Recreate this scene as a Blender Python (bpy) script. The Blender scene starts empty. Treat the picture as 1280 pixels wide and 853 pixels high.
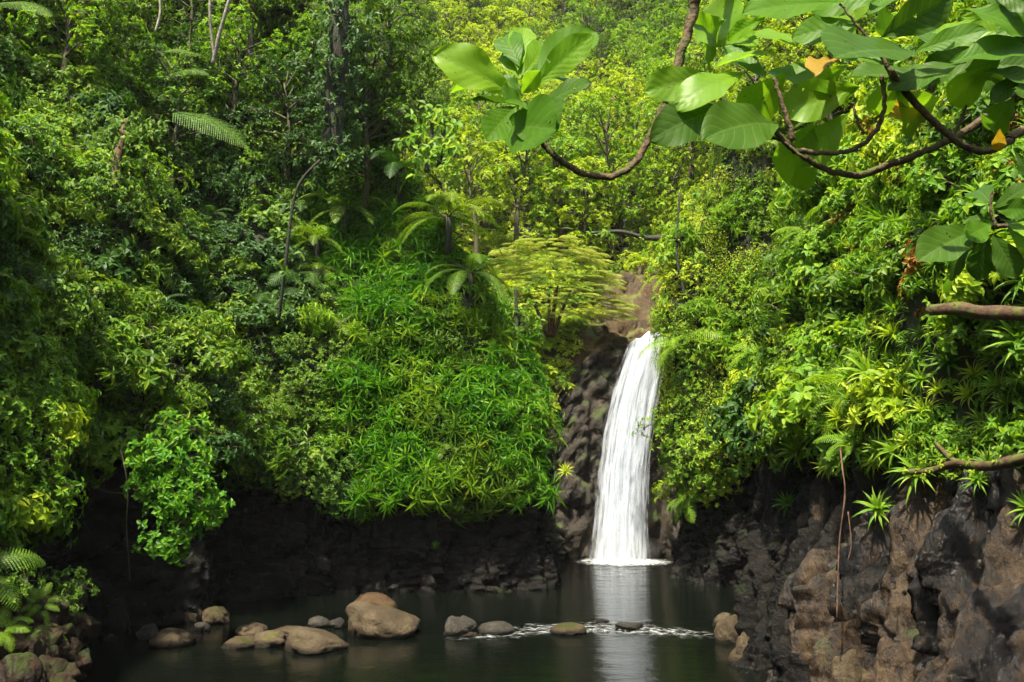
import bpy, math, random
import numpy as np
from mathutils import Vector, Matrix, Quaternion, noise
from mathutils.bvhtree import BVHTree

rnd = random.Random(7)
rng = np.random.default_rng(7)
scene = bpy.context.scene
COL = scene.collection

# ------------------------------------------------------------------ camera
F = 1244.0
CX, CY = 640.0, 426.5
PITCH = math.atan((560 - CY) / F)
CAMZ = 4.0
cam_d = bpy.data.cameras.new('camera')
cam_d.sensor_width = 36.0
cam_d.lens = 36.0 * F / 1280
cam_d.clip_end = 2000
cam_d.clip_start = 0.05
cam = bpy.data.objects.new('camera', cam_d)
cam.location = (0, 0, CAMZ)
cam.rotation_euler = (math.pi / 2 + PITCH, 0, 0)
COL.objects.link(cam)
scene.camera = cam
CAM = Vector((0, 0, CAMZ))

def ray(px, py):
    dx, dy = (px - CX) / F, (CY - py) / F
    return Vector((dx, math.cos(PITCH) - dy * math.sin(PITCH), math.sin(PITCH) + dy * math.cos(PITCH)))

def at(px, py, Y):
    r = ray(px, py)
    return CAM + r * (Y / r.y)

def proj(p):
    d = Vector(p) - CAM
    c, s = math.cos(PITCH), math.sin(PITCH)
    f = d.y * c + d.z * s
    u = -d.y * s + d.z * c
    if f <= 0.05:
        return (-9999, -9999)
    return (CX + F * d.x / f, CY - F * u / f)

# ------------------------------------------------------------------ object helpers
def tag(o, label=None, cat=None, group=None, kind=None):
    if label: o['label'] = label
    if cat: o['category'] = cat
    if group: o['group'] = group
    if kind: o['kind'] = kind
    return o

def empty(name, loc=(0, 0, 0)):
    o = bpy.data.objects.new(name, None)
    o.empty_display_size = 0.2
    o.location = loc
    COL.objects.link(o)
    return o

def mesh_np(name, V, Fs, mats, mi=None, smooth=False, uv=None):
    me = bpy.data.meshes.new(name)
    if isinstance(V, np.ndarray):
        V = V.tolist()
    me.from_pydata(V, [], Fs if isinstance(Fs, list) else Fs.tolist())
    for m in (mats if isinstance(mats, (list, tuple)) else [mats]):
        me.materials.append(m)
    if mi is not None:
        me.polygons.foreach_set('material_index', np.asarray(mi, dtype=np.int32))
    if smooth:
        me.polygons.foreach_set('use_smooth', np.ones(len(me.polygons), dtype=bool))
    if uv is not None:
        l = me.uv_layers.new(name='UVMap')
        idx = np.empty(len(me.loops), dtype=np.int32)
        me.loops.foreach_get('vertex_index', idx)
        l.data.foreach_set('uv', np.asarray(uv, dtype=np.float32)[idx].ravel())
    me.update()
    return me

def obj(name, me, parent=None, loc=None):
    o = bpy.data.objects.new(name, me)
    COL.objects.link(o)
    if parent: o.parent = parent
    if loc is not None: o.location = loc
    return o

# ------------------------------------------------------------------ materials
def newmat(name):
    m = bpy.data.materials.new(name)
    m.use_nodes = True
    nt = m.node_tree
    nt.nodes.clear()
    out = nt.nodes.new('ShaderNodeOutputMaterial')
    return m, nt, out

def N(nt, t, **kw):
    n = nt.nodes.new('ShaderNode' + t)
    for k, v in kw.items():
        if k.startswith('i_'):
            key = k[2:]
            key = int(key) if key.isdigit() else key.replace('_', ' ')
            n.inputs[key].default_value = v
        else:
            setattr(n, k, v)
    return n

def L(nt, a, b): nt.links.new(a, b)

def ramp(nt, fac, stops):
    r = nt.nodes.new('ShaderNodeValToRGB')
    els = r.color_ramp.elements
    while len(els) < len(stops): els.new(0.5)
    for e, (p, c) in zip(els, stops):
        e.position = p
        e.color = (c[0], c[1], c[2], 1)
    L(nt, fac, r.inputs['Fac'])
    return r.outputs['Color']

def leaf_mat(name, stops, transl=0.35, tcol=(1.5, 1.5, 0.6), rough=0.5, spec=0.25, patch=0.6, veins=False, spot=False):
    m, nt, out = newmat(name)
    geo = N(nt, 'NewGeometry')
    oi = N(nt, 'ObjectInfo')
    tn = N(nt, 'TexNoise')
    tn.inputs['Scale'].default_value = 0.45
    tn.inputs['Detail'].default_value = 2
    L(nt, geo.outputs['Position'], tn.inputs['Vector'])
    # factor = island random * .55 + object random*.2 + patch noise
    a = N(nt, 'Math', operation='MULTIPLY'); a.inputs[1].default_value = 0.62
    L(nt, geo.outputs['Random Per Island'], a.inputs[0])
    b = N(nt, 'Math', operation='MULTIPLY_ADD'); b.inputs[1].default_value = 0.22
    L(nt, oi.outputs['Random'], b.inputs[0]); L(nt, a.outputs[0], b.inputs[2])
    c = N(nt, 'Math', operation='MULTIPLY_ADD'); c.inputs[1].default_value = patch
    L(nt, tn.outputs['Fac'], c.inputs[0]); L(nt, b.outputs[0], c.inputs[2])
    d = N(nt, 'Math', operation='SUBTRACT'); d.inputs[1].default_value = patch * 0.5 - 0.08
    L(nt, c.outputs[0], d.inputs[0])
    col = ramp(nt, d.outputs[0], stops)
    bump = None
    if veins:
        uv = N(nt, 'UVMap')
        sep = N(nt, 'SeparateXYZ'); L(nt, uv.outputs['UV'], sep.inputs[0])
        ab = N(nt, 'Math', operation='ABSOLUTE'); L(nt, sep.outputs['X'], ab.inputs[0])
        m1 = N(nt, 'Math', operation='MULTIPLY_ADD'); m1.inputs[1].default_value = -0.22
        L(nt, ab.outputs[0], m1.inputs[0]); L(nt, sep.outputs['Y'], m1.inputs[2])
        m2 = N(nt, 'Math', operation='MULTIPLY'); m2.inputs[1].default_value = 9.0
        L(nt, m1.outputs[0], m2.inputs[0])
        pp = N(nt, 'Math', operation='PINGPONG'); pp.inputs[1].default_value = 0.5
        L(nt, m2.outputs[0], pp.inputs[0])
        lt = N(nt, 'MapRange'); lt.inputs['From Min'].default_value = 0.0; lt.inputs['From Max'].default_value = 0.09
        lt.inputs['To Min'].default_value = 1.0; lt.inputs['To Max'].default_value = 0.0
        L(nt, pp.outputs[0], lt.inputs[0])
        mr = N(nt, 'MapRange'); mr.inputs['From Min'].default_value = 0.02; mr.inputs['From Max'].default_value = 0.06
        mr.inputs['To Min'].default_value = 1.0; mr.inputs['To Max'].default_value = 0.0
        L(nt, ab.outputs[0], mr.inputs[0])
        mx = N(nt, 'Math', operation='MAXIMUM'); L(nt, lt.outputs[0], mx.inputs[0]); L(nt, mr.outputs[0], mx.inputs[1])
        mixv = N(nt, 'MixRGB', blend_type='MIX'); mixv.inputs[2].default_value = (0.16, 0.26, 0.06, 1)
        vf = N(nt, 'Math', operation='MULTIPLY'); vf.inputs[1].default_value = 0.28
        L(nt, mx.outputs[0], vf.inputs[0]); L(nt, vf.outputs[0], mixv.inputs[0]); L(nt, col, mixv.inputs[1])
        # blotches, nibbled brown spots
        sp = N(nt, 'TexNoise'); sp.inputs['Scale'].default_value = 26; sp.inputs['Detail'].default_value = 3
        tc = N(nt, 'TexCoord'); L(nt, tc.outputs['Object'], sp.inputs['Vector'])
        sr = N(nt, 'MapRange'); sr.inputs['From Min'].default_value = 0.68; sr.inputs['From Max'].default_value = 0.74
        L(nt, sp.outputs['Fac'], sr.inputs[0])
        mixs = N(nt, 'MixRGB', blend_type='MIX'); mixs.inputs[2].default_value = (0.09, 0.06, 0.015, 1)
        L(nt, sr.outputs[0], mixs.inputs[0]); L(nt, mixv.outputs[0], mixs.inputs[1])
        col = mixs.outputs[0]
        bump = N(nt, 'Bump'); bump.inputs['Strength'].default_value = 0.3; bump.inputs['Distance'].default_value = 0.004
        L(nt, pp.outputs[0], bump.inputs['Height'])
    p = N(nt, 'BsdfPrincipled')
    p.inputs['Roughness'].default_value = rough
    p.inputs['Specular IOR Level'].default_value = spec
    L(nt, col, p.inputs['Base Color'])
    t = N(nt, 'BsdfTranslucent')
    tm = N(nt, 'MixRGB', blend_type='MULTIPLY'); tm.inputs[0].default_value = 1
    tm.inputs[2].default_value = (tcol[0], tcol[1], tcol[2], 1)
    L(nt, col, tm.inputs[1]); L(nt, tm.outputs[0], t.inputs['Color'])
    if bump:
        L(nt, bump.outputs[0], p.inputs['Normal'])
    mx = N(nt, 'MixShader'); mx.inputs[0].default_value = transl
    L(nt, p.outputs[0], mx.inputs[1]); L(nt, t.outputs[0], mx.inputs[2])
    last = mx.outputs[0]
    if veins:
        hn = N(nt, 'TexNoise'); hn.inputs['Scale'].default_value = 9; hn.inputs['Detail'].default_value = 2
        tc2 = N(nt, 'TexCoord'); oi2 = N(nt, 'ObjectInfo')
        av = N(nt, 'VectorMath', operation='ADD'); L(nt, tc2.outputs['Object'], av.inputs[0]); L(nt, oi2.outputs['Random'], av.inputs[1])
        sc2 = N(nt, 'VectorMath', operation='SCALE'); sc2.inputs['Scale'].default_value = 1.0
        ml = N(nt, 'Math', operation='MULTIPLY'); ml.inputs[1].default_value = 17.0; L(nt, oi2.outputs['Random'], ml.inputs[0])
        L(nt, ml.outputs[0], av.inputs[1]); L(nt, av.outputs[0], hn.inputs['Vector'])
        gt = N(nt, 'Math', operation='GREATER_THAN'); gt.inputs[1].default_value = .735; L(nt, hn.outputs['Fac'], gt.inputs[0])
        tb = N(nt, 'BsdfTransparent'); m3 = N(nt, 'MixShader'); L(nt, gt.outputs[0], m3.inputs[0]); L(nt, last, m3.inputs[1]); L(nt, tb.outputs[0], m3.inputs[2])
        last = m3.outputs[0]
    L(nt, last, out.inputs['Surface'])
    return m

def bark_mat(name, c1, c2, scale=14, moss=None, rough=0.85):
    m, nt, out = newmat(name)
    tc = N(nt, 'TexCoord')
    n1 = N(nt, 'TexNoise'); n1.inputs['Scale'].default_value = scale; n1.inputs['Detail'].default_value = 6
    L(nt, tc.outputs['Object'], n1.inputs['Vector'])
    col = ramp(nt, n1.outputs['Fac'], [(0.3, c1), (0.7, c2)])
    if moss:
        n2 = N(nt, 'TexNoise'); n2.inputs['Scale'].default_value = scale * 0.4; n2.inputs['Detail'].default_value = 4
        L(nt, tc.outputs['Object'], n2.inputs['Vector'])
        mr = N(nt, 'MapRange'); mr.inputs['From Min'].default_value = 0.48; mr.inputs['From Max'].default_value = 0.6
        L(nt, n2.outputs['Fac'], mr.inputs[0])
        mm = N(nt, 'MixRGB'); mm.inputs[2].default_value = (*moss, 1)
        L(nt, mr.outputs[0], mm.inputs[0]); L(nt, col, mm.inputs[1]); col = mm.outputs[0]
    p = N(nt, 'BsdfPrincipled'); p.inputs['Roughness'].default_value = rough
    L(nt, col, p.inputs['Base Color'])
    b = N(nt, 'Bump'); b.inputs['Strength'].default_value = 0.6; b.inputs['Distance'].default_value = 0.02
    L(nt, n1.outputs['Fac'], b.inputs['Height']); L(nt, b.outputs[0], p.inputs['Normal'])
    L(nt, p.outputs[0], out.inputs['Surface'])
    return m

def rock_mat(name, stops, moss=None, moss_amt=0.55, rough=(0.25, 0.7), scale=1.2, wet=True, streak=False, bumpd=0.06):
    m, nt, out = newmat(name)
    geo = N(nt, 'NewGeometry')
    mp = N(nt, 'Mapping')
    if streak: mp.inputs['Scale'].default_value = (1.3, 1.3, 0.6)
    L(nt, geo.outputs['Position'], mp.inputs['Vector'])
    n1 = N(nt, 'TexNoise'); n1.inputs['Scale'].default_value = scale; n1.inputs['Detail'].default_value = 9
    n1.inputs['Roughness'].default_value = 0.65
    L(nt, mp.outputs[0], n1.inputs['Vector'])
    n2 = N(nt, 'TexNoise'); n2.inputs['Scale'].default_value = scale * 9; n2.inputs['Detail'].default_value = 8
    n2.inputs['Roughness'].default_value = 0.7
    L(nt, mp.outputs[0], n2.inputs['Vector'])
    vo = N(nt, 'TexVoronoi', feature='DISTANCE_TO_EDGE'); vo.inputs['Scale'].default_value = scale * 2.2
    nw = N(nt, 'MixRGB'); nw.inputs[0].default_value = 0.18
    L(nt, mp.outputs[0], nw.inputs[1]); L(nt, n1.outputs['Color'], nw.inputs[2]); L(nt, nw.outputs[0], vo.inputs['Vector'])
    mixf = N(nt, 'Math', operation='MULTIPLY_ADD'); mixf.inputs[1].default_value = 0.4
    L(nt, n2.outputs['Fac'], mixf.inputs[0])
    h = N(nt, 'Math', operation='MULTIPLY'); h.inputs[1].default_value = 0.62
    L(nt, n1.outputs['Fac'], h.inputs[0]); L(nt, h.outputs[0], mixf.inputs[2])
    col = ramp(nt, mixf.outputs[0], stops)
    if moss:
        sx = N(nt, 'SeparateXYZ'); L(nt, geo.outputs['Normal'], sx.inputs[0])
        n3 = N(nt, 'TexNoise'); n3.inputs['Scale'].default_value = scale * 1.6; n3.inputs['Detail'].default_value = 6
        L(nt, geo.outputs['Position'], n3.inputs['Vector'])
        ad = N(nt, 'Math', operation='MULTIPLY_ADD'); ad.inputs[1].default_value = 0.22
        L(nt, sx.outputs['Z'], ad.inputs[0]); L(nt, n3.outputs['Fac'], ad.inputs[2])
        mr = N(nt, 'MapRange'); mr.inputs['From Min'].default_value = moss_amt; mr.inputs['From Max'].default_value = moss_amt + 0.12
        L(nt, ad.outputs[0], mr.inputs[0])
        mm = N(nt, 'MixRGB'); mm.inputs[2].default_value = (*moss, 1)
        L(nt, mr.outputs[0], mm.inputs[0]); L(nt, col, mm.inputs[1]); col = mm.outputs[0]
    if name.startswith('boulder'):
        sz = N(nt, 'SeparateXYZ'); L(nt, geo.outputs['Position'], sz.inputs[0])
        zz = N(nt, 'Math', operation='MULTIPLY_ADD'); zz.inputs[1].default_value = -.16
        L(nt, n1.outputs['Fac'], zz.inputs[0]); L(nt, sz.outputs['Z'], zz.inputs[2])
        wb = N(nt, 'MapRange'); wb.inputs['From Min'].default_value = -.02; wb.inputs['From Max'].default_value = .05
        wb.inputs['To Min'].default_value = .22
        L(nt, zz.outputs[0], wb.inputs[0])
        wm = N(nt, 'MixRGB', blend_type='MULTIPLY'); wm.inputs[0].default_value = 1
        L(nt, col, wm.inputs[1]); L(nt, wb.outputs[0], wm.inputs[2]); col = wm.outputs[0]
    p = N(nt, 'BsdfPrincipled')
    L(nt, col, p.inputs['Base Color'])
    rr = N(nt, 'MapRange'); rr.inputs['From Min'].default_value = 0.35; rr.inputs['From Max'].default_value = 0.65
    rr.inputs['To Min'].default_value = rough[0]; rr.inputs['To Max'].default_value = rough[1]
    L(nt, n1.outputs['Fac'], rr.inputs[0]); L(nt, rr.outputs[0], p.inputs['Roughness'])
    p.inputs['Specular IOR Level'].default_value = 0.25 if name == 'rock_wet_black' else .22 if name.startswith('boulder') else .5 if name == 'rock_fluted_brown' else .32
    b1 = N(nt, 'Bump'); b1.inputs['Strength'].default_value = 1.0; b1.inputs['Distance'].default_value = bumpd * 1.4
    L(nt, n2.outputs['Fac'], b1.inputs['Height'])
    b2 = N(nt, 'Bump'); b2.inputs['Strength'].default_value = 0.6; b2.inputs['Distance'].default_value = bumpd
    cl = N(nt, 'Math', operation='MINIMUM'); cl.inputs[1].default_value = 0.12
    L(nt, vo.outputs['Distance'], cl.inputs[0]); L(nt, cl.outputs[0], b2.inputs['Height'])
    L(nt, b1.outputs[0], b2.inputs['Normal']); L(nt, b2.outputs[0], p.inputs['Normal'])
    L(nt, p.outputs[0], out.inputs['Surface'])
    return m

M = {}
# leaf colours; the dark set also puts slope shade into the colour
M['mid'] = leaf_mat('leaf_mid_green', [(0.05, (0.033, 0.088, 0.009)), (0.5, (0.081, 0.176, 0.011)), (0.85, (0.182, 0.275, 0.013)), (1, (0.27, 0.29, 0.02))])
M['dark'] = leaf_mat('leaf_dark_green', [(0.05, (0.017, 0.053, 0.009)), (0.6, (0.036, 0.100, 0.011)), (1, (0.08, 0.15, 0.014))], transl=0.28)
M['lush'] = leaf_mat('leaf_lush_green', [(0.05, (0.024, 0.105, 0.006)), (0.5, (0.068, 0.215, 0.008)), (0.9, (0.16, 0.32, 0.010)), (1.0, (0.26, 0.20, 0.04))], transl=0.38, patch=0.6)
M['bright'] = leaf_mat('leaf_bright_green', [(0.05, (0.060, 0.154, 0.011)), (0.5, (0.132, 0.275, 0.014)), (0.9, (0.288, 0.396, 0.018)), (1, (0.35, 0.36, 0.04))], transl=0.4)
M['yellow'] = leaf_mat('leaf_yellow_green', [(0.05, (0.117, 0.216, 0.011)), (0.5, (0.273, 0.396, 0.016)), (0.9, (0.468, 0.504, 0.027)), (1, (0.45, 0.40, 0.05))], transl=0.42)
M['pale'] = leaf_mat('frond_pale_green', [(0.1, (0.12, 0.19, 0.025)), (0.5, (0.28, 0.34, 0.06)), (0.9, (0.46, 0.44, 0.13))], transl=0.35)
M['rust'] = leaf_mat('leaf_rusty_orange', [(0.1, (0.16, 0.14, 0.02)), (0.5, (0.30, 0.16, 0.02)), (0.9, (0.35, 0.09, 0.02))], transl=0.35, tcol=(1.2, 1, .8))
M['big'] = leaf_mat('big_leaf_green', [(0.1, (0.04, 0.12, 0.010)), (0.6, (0.08, 0.19, 0.012)), (1, (0.16, 0.28, 0.015))], transl=0.45, spec=.16, rough=0.45, veins=True, patch=0.1)
M['bigdark'] = leaf_mat('big_leaf_dark_green', [(0.1, (0.024, 0.07, 0.007)), (0.6, (0.05, 0.115, 0.009)), (1, (0.10, 0.17, 0.010))], transl=0.34, spec=.16, rough=0.45, veins=True, patch=0.1)
M['bigpale'] = leaf_mat('big_leaf_fresh_green', [(0.1, (0.10, 0.24, 0.012)), (0.6, (0.18, 0.34, 0.016)), (1, (0.30, 0.44, 0.02))], transl=0.5, rough=0.4, veins=True, patch=0.1)
M['bigwither'] = leaf_mat('big_leaf_withered', [(0.1, (0.25, 0.16, 0.02)), (0.6, (0.36, 0.22, 0.02)), (1, (0.3, 0.12, 0.02))], transl=0.4, rough=0.5, veins=True, patch=0.1)
M['litter'] = leaf_mat('leaf_litter', [(0.1, (0.03, 0.05, 0.012)), (0.6, (0.06, 0.07, 0.02)), (1, (0.12, 0.08, 0.03))], transl=0.2)
M['bark'] = bark_mat('bark_grey_brown', (0.035, 0.025, 0.016), (0.13, 0.10, 0.065), moss=(0.05, 0.08, 0.015))
M['barkdark'] = bark_mat('bark_dark', (0.012, 0.010, 0.008), (0.05, 0.042, 0.03), moss=(0.02, 0.04, 0.012))
M['barkred'] = bark_mat('bark_reddish', (0.05, 0.022, 0.012), (0.16, 0.085, 0.05))
M['barkpale'] = bark_mat('bark_pale', (0.16, 0.14, 0.11), (0.38, 0.35, 0.29))
M['twig'] = bark_mat('twig_dark_brown', (0.03, 0.018, 0.010), (0.13, 0.085, 0.035), scale=60, moss=(0.07, 0.075, 0.015))
M['mossylog'] = bark_mat('mossy_log', (0.02, 0.011, 0.006), (0.10, 0.05, 0.018), scale=18, moss=(0.075, 0.08, 0.010))
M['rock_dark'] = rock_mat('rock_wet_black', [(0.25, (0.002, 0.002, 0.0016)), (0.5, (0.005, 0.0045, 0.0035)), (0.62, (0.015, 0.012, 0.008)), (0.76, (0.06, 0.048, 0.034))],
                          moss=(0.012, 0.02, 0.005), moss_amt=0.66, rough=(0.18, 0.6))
M['rock_falls'] = rock_mat('rock_behind_falls', [(0.3, (0.008, 0.007, 0.006)), (0.5, (0.022, 0.018, 0.012)), (0.70, (0.085, 0.062, 0.040))],
                           moss=(0.05, 0.075, 0.015), moss_amt=0.62, rough=(0.2, 0.7), scale=1.0)
M['rock_brown'] = rock_mat('rock_brown_streambed', [(0.3, (0.018, 0.012, 0.006)), (0.5, (0.060, 0.037, 0.015)), (0.72, (0.155, 0.105, 0.048))],
                           moss=(0.10, 0.12, 0.02), moss_amt=0.66, rough=(0.4, 0.8), scale=1.0)
M['rock_col'] = rock_mat('rock_fluted_brown', [(0.36, (0.003, 0.0025, 0.002)), (0.47, (0.0025, 0.002, 0.0013)), (0.54, (0.028, 0.016, 0.006)), (0.66, (0.10, 0.062, 0.026))],
                         moss=(0.03, 0.038, 0.008), moss_amt=0.70, rough=(0.08, 0.5), scale=0.9, streak=True, bumpd=0.05)  # black and brown rock; lighter brown stops also paint the lit ridges
M['boulder'] = rock_mat('boulder_brown', [(0.3, (0.035, 0.024, 0.012)), (0.5, (0.060, 0.044, 0.024)), (0.7, (0.14, 0.108, 0.064))], moss=(0.10, 0.10, 0.02), moss_amt=0.8, rough=(0.45, 0.8), scale=1.6, bumpd=0.05)
M['boulder_o'] = rock_mat('boulder_orange', [(0.3, (0.035, 0.02, 0.008)), (0.5, (0.070, 0.042, 0.019)), (0.7, (0.125, 0.083, 0.044))], rough=(0.4, 0.7), scale=1.6, bumpd=0.05)
M['boulder_g'] = rock_mat('boulder_grey', [(0.3, (0.02, 0.018, 0.014)), (0.5, (0.042, 0.038, 0.030)), (0.7, (0.10, 0.09, 0.07))], rough=(0.3, 0.7), scale=1.6, bumpd=0.05)
M['boulder_m'] = rock_mat('boulder_mossy', [(0.3, (0.025, 0.018, 0.010)), (0.5, (0.07, 0.05, 0.028)), (0.7, (0.14, 0.10, 0.06))], moss=(0.045, 0.05, 0.010), moss_amt=0.66, rough=(0.4, 0.8), scale=1.8, bumpd=0.05)
M['boulder_r'] = rock_mat('boulder_reddish', [(0.35, (0.012, 0.007, 0.004)), (0.5, (0.028, 0.016, 0.008)), (0.7, (0.10, 0.062, 0.034))], moss=(0.035, 0.05, 0.008), moss_amt=0.60, rough=(0.35, 0.8), scale=1.8, bumpd=0.05)

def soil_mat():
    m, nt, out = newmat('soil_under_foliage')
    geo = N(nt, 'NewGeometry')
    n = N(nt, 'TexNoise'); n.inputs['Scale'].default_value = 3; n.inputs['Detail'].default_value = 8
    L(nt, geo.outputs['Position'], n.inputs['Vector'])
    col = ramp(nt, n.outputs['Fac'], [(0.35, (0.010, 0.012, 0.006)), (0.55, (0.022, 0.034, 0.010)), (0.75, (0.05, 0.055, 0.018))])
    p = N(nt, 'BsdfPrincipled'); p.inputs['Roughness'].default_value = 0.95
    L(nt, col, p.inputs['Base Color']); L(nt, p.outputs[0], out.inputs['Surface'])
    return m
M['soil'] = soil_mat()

# ------------------------------------------------------------------ terrain: one gorge sheet in three pieces
# station: x, y, inland dx, dy, [(offset inland, z)] * 11
P_nearL = [(0, -1.5), (0, 0), (.4, 1.2), (.5, 2.2), (.3, 2.6), (.6, 4), (1.2, 6), (2.2, 8.5), (4, 12), (7, 16), (22, 30)]
P_caveL = [(0, -1.5), (.2, 0), (.8, 1.7), (1.0, 3.7), (.2, 4.1), (.4, 5.4), (1, 7), (2.5, 9.5), (5, 13), (9, 18), (25, 33)]
P_recL = [(0, -1.5), (0, 0), (.2, 1.7), (.3, 3.4), (0, 3.8), (.3, 5.2), (1.2, 7), (2.8, 9.5), (5.5, 13), (9.5, 18), (25, 33)]
P_bulge = [(0, -1.5), (0, 0), (.04, 1.1), (.08, 2.4), (-.3, 2.8), (.2, 4.8), (1.3, 7.0), (2.9, 9.6), (5.0, 13), (8.0, 17.5), (26, 34)]
P_corner = [(0, -1.5), (0, 0), (.10, 1.1), (.20, 2.4), (.45, 2.8), (1.0, 4.8), (2.0, 7.0), (3.5, 9.6), (5.5, 13), (8.4, 17.5), (26, 34)]
P_back = [(0, -1.5), (0, 0), (.2, 2.2), (.4, 4.4), (.8, 5.0), (1.8, 6.8), (4, 9.0), (8, 11.5), (15, 15), (28, 23), (60, 56)]
P_f1 = [(0, -1.5), (0, 0), (.3, 2.6), (.7, 5.0), (1.0, 5.5), (2.2, 7.3), (4.5, 9.5), (9, 12.0), (17, 17), (34, 29), (62, 60)]
P_f2 = [(0, -1.5), (0, 0), (.3, 3.5), (.8, 6.9), (1.2, 7.3), (2.4, 8.4), (4.8, 10.5), (9, 12.6), (18, 18), (36, 30), (62, 60)]
P_f3 = [(0, -1.5), (0, 0), (.3, 4), (.8, 7.6), (1.2, 8.0), (3, 8.8), (5.5, 11.0), (9.5, 13), (19, 19), (38, 31), (62, 60)]
P_f4 = [(0, -1.5), (0, 0), (.3, 4), (.7, 7.7), (1.1, 8.0), (3, 8.7), (5.5, 11.2), (9.5, 13.2), (19, 19), (38, 31), (62, 60)]
P_r0 = [(0, -1.5), (0, 0), (.2, 3), (.3, 6), (.6, 8.0), (1.8, 10), (4, 12), (8, 15), (16, 21), (32, 32), (60, 60)]
P_r2 = [(0, -1.5), (0, 0), (.3, 1.2), (.5, 2.6), (-.1, 3.0), (0, 5.5), (.3, 8), (.9, 11), (2.5, 14), (6, 18), (26, 35)]
P_r4 = [(0, -1.5), (0, 0), (.2, 1.8), (.4, 4.0), (-.1, 4.6), (.1, 6.2), (.8, 8), (1.8, 10.5), (3.5, 13.5), (6.5, 18), (24, 34)]
P_r6 = [(0, -1.5), (0, 0), (.3, 1.5), (.9, 3.4), (.7, 4.0), (.9, 5.6), (1.6, 7.6), (2.8, 10.2), (4.6, 13), (7.6, 17.5), (23, 33)]
P_r8 = [(0, -1.5), (0, 0), (.35, 1.5), (1.1, 3.4), (1.1, 4.0), (1.3, 5.4), (1.9, 7.3), (3, 9.8), (5, 12.8), (8, 17), (22, 32)]
ST = [
    (-14, -18, -1, -.1, P_nearL), (-9, 2, -1, -.1, P_nearL), (-8, 9, -1, 0, P_nearL), (-7.8, 14, -1, .05, P_nearL), (-7.9, 17.5, -1, .1, P_nearL),
    (-8.8, 20, -.95, .3, P_caveL), (-8.8, 22.3, -.9, .4, P_caveL), (-7.1, 23.6, -.8, .6, P_recL), (-7.3, 26.2, -.75, .65, P_recL),
    (-4.5, 27.8, -.6, .8, P_bulge), (-1.5, 28.2, -.65, .76, P_bulge), (-.3, 28.3, -.72, .69, P_bulge), (0.75, 28.45, -.80, .60, P_corner), (1.3, 29.2, -.88, .48, P_corner),
    (1.4, 32, -.6, .8, P_back), (1.3, 35.3, -.5, .87, P_back),
    (1.6, 36.6, -.35, .94, P_f1), (2.8, 36.9, -.2, .98, P_f2), (4.0, 37.0, -.05, 1, P_f3), (5.5, 37.2, .08, 1, P_f4),
    (6.0, 36.2, .3, .95, P_r0), (5.5, 33.5, .75, .65, P_r0), (5.0, 31.3, .95, .3, P_r2), (5.6, 29.6, .95, .3, P_r2), (6.9, 28, .95, .3, P_r4),
    (6.6, 26, 1, .15, P_r4), (5.4, 23, 1, .1, P_r6), (4.7, 20.3, 1, .05, P_r6), (4.2, 17, 1, 0, P_r8), (4.4, 13, 1, -.05, P_r8),
    (4.8, 8, 1, -.1, P_r8), (5.4, 2, 1, -.1, P_r8), (9, -16, 1, -.1, P_r8)]
S = np.array([[s[0], s[1], s[2], s[3]] + [c for p in s[4] for c in p] for s in ST], dtype=float)

def cr(A, t):
    """Catmull-Rom through rows of A at parameters t (softened)."""
    n = len(A)
    i = np.clip(np.floor(t).astype(int), 0, n - 2)
    f = (t - i)[:, None]
    p0 = A[np.clip(i - 1, 0, n - 1)]; p1 = A[i]; p2 = A[i + 1]; p3 = A[np.clip(i + 2, 0, n - 1)]
    k = 0.4
    m1 = (p2 - p0) * k; m2 = (p3 - p1) * k
    f2, f3 = f * f, f * f * f
    return (2 * f3 - 3 * f2 + 1) * p1 + (f3 - 2 * f2 + f) * m1 + (-2 * f3 + 3 * f2) * p2 + (f3 - f2) * m2

# v sampling per level gap: fine on rock, coarse above
def vsamples():
    v = []
    gaps = [6, 30, 36, 12, 14, 12, 12, 12, 12, 16]
    for k, g in enumerate(gaps):
        v += [k + j / g for j in range(g)]
    return np.array(v + [10.0])
VS = vsamples()

def usamples(a, b, step):
    out = [float(a)]
    for k in range(a, b):
        seg = math.hypot(ST[k + 1][0] - ST[k][0], ST[k + 1][1] - ST[k][1])
        st = step
        if ST[k][1] < 7 or ST[k + 1][1] < 7: st = step * 6
        n = max(2, int(seg / st))
        out += [k + (j + 1) / n for j in range(n)]
    return np.array(out)

def ridged(p, sc, oct=4):
    return noise.hetero_terrain(p * sc, 0.9, 2.1, oct, 0.6) if False else noise.fractal(p * sc, 0.9, 2.1, oct)

def facet(p, seed=0.0):
    """angular broken-rock relief: a tilted plane per cell, with dark joints between cells"""
    dd, pp = noise.voronoi(p)
    c = pp[0]
    tilt = noise.cell_vector(c * 13.7 + Vector((seed, 1.3, 2.1))) - Vector((.5, .5, .5))
    h = (p - c).dot(tilt) * 1.3 + (noise.cell(c * 17.1 + Vector((3, seed, 5))) - .5) * .55
    e = min((dd[1] - dd[0]) * 5, 1)
    return h - .30 * (1 - e) ** 2

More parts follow.
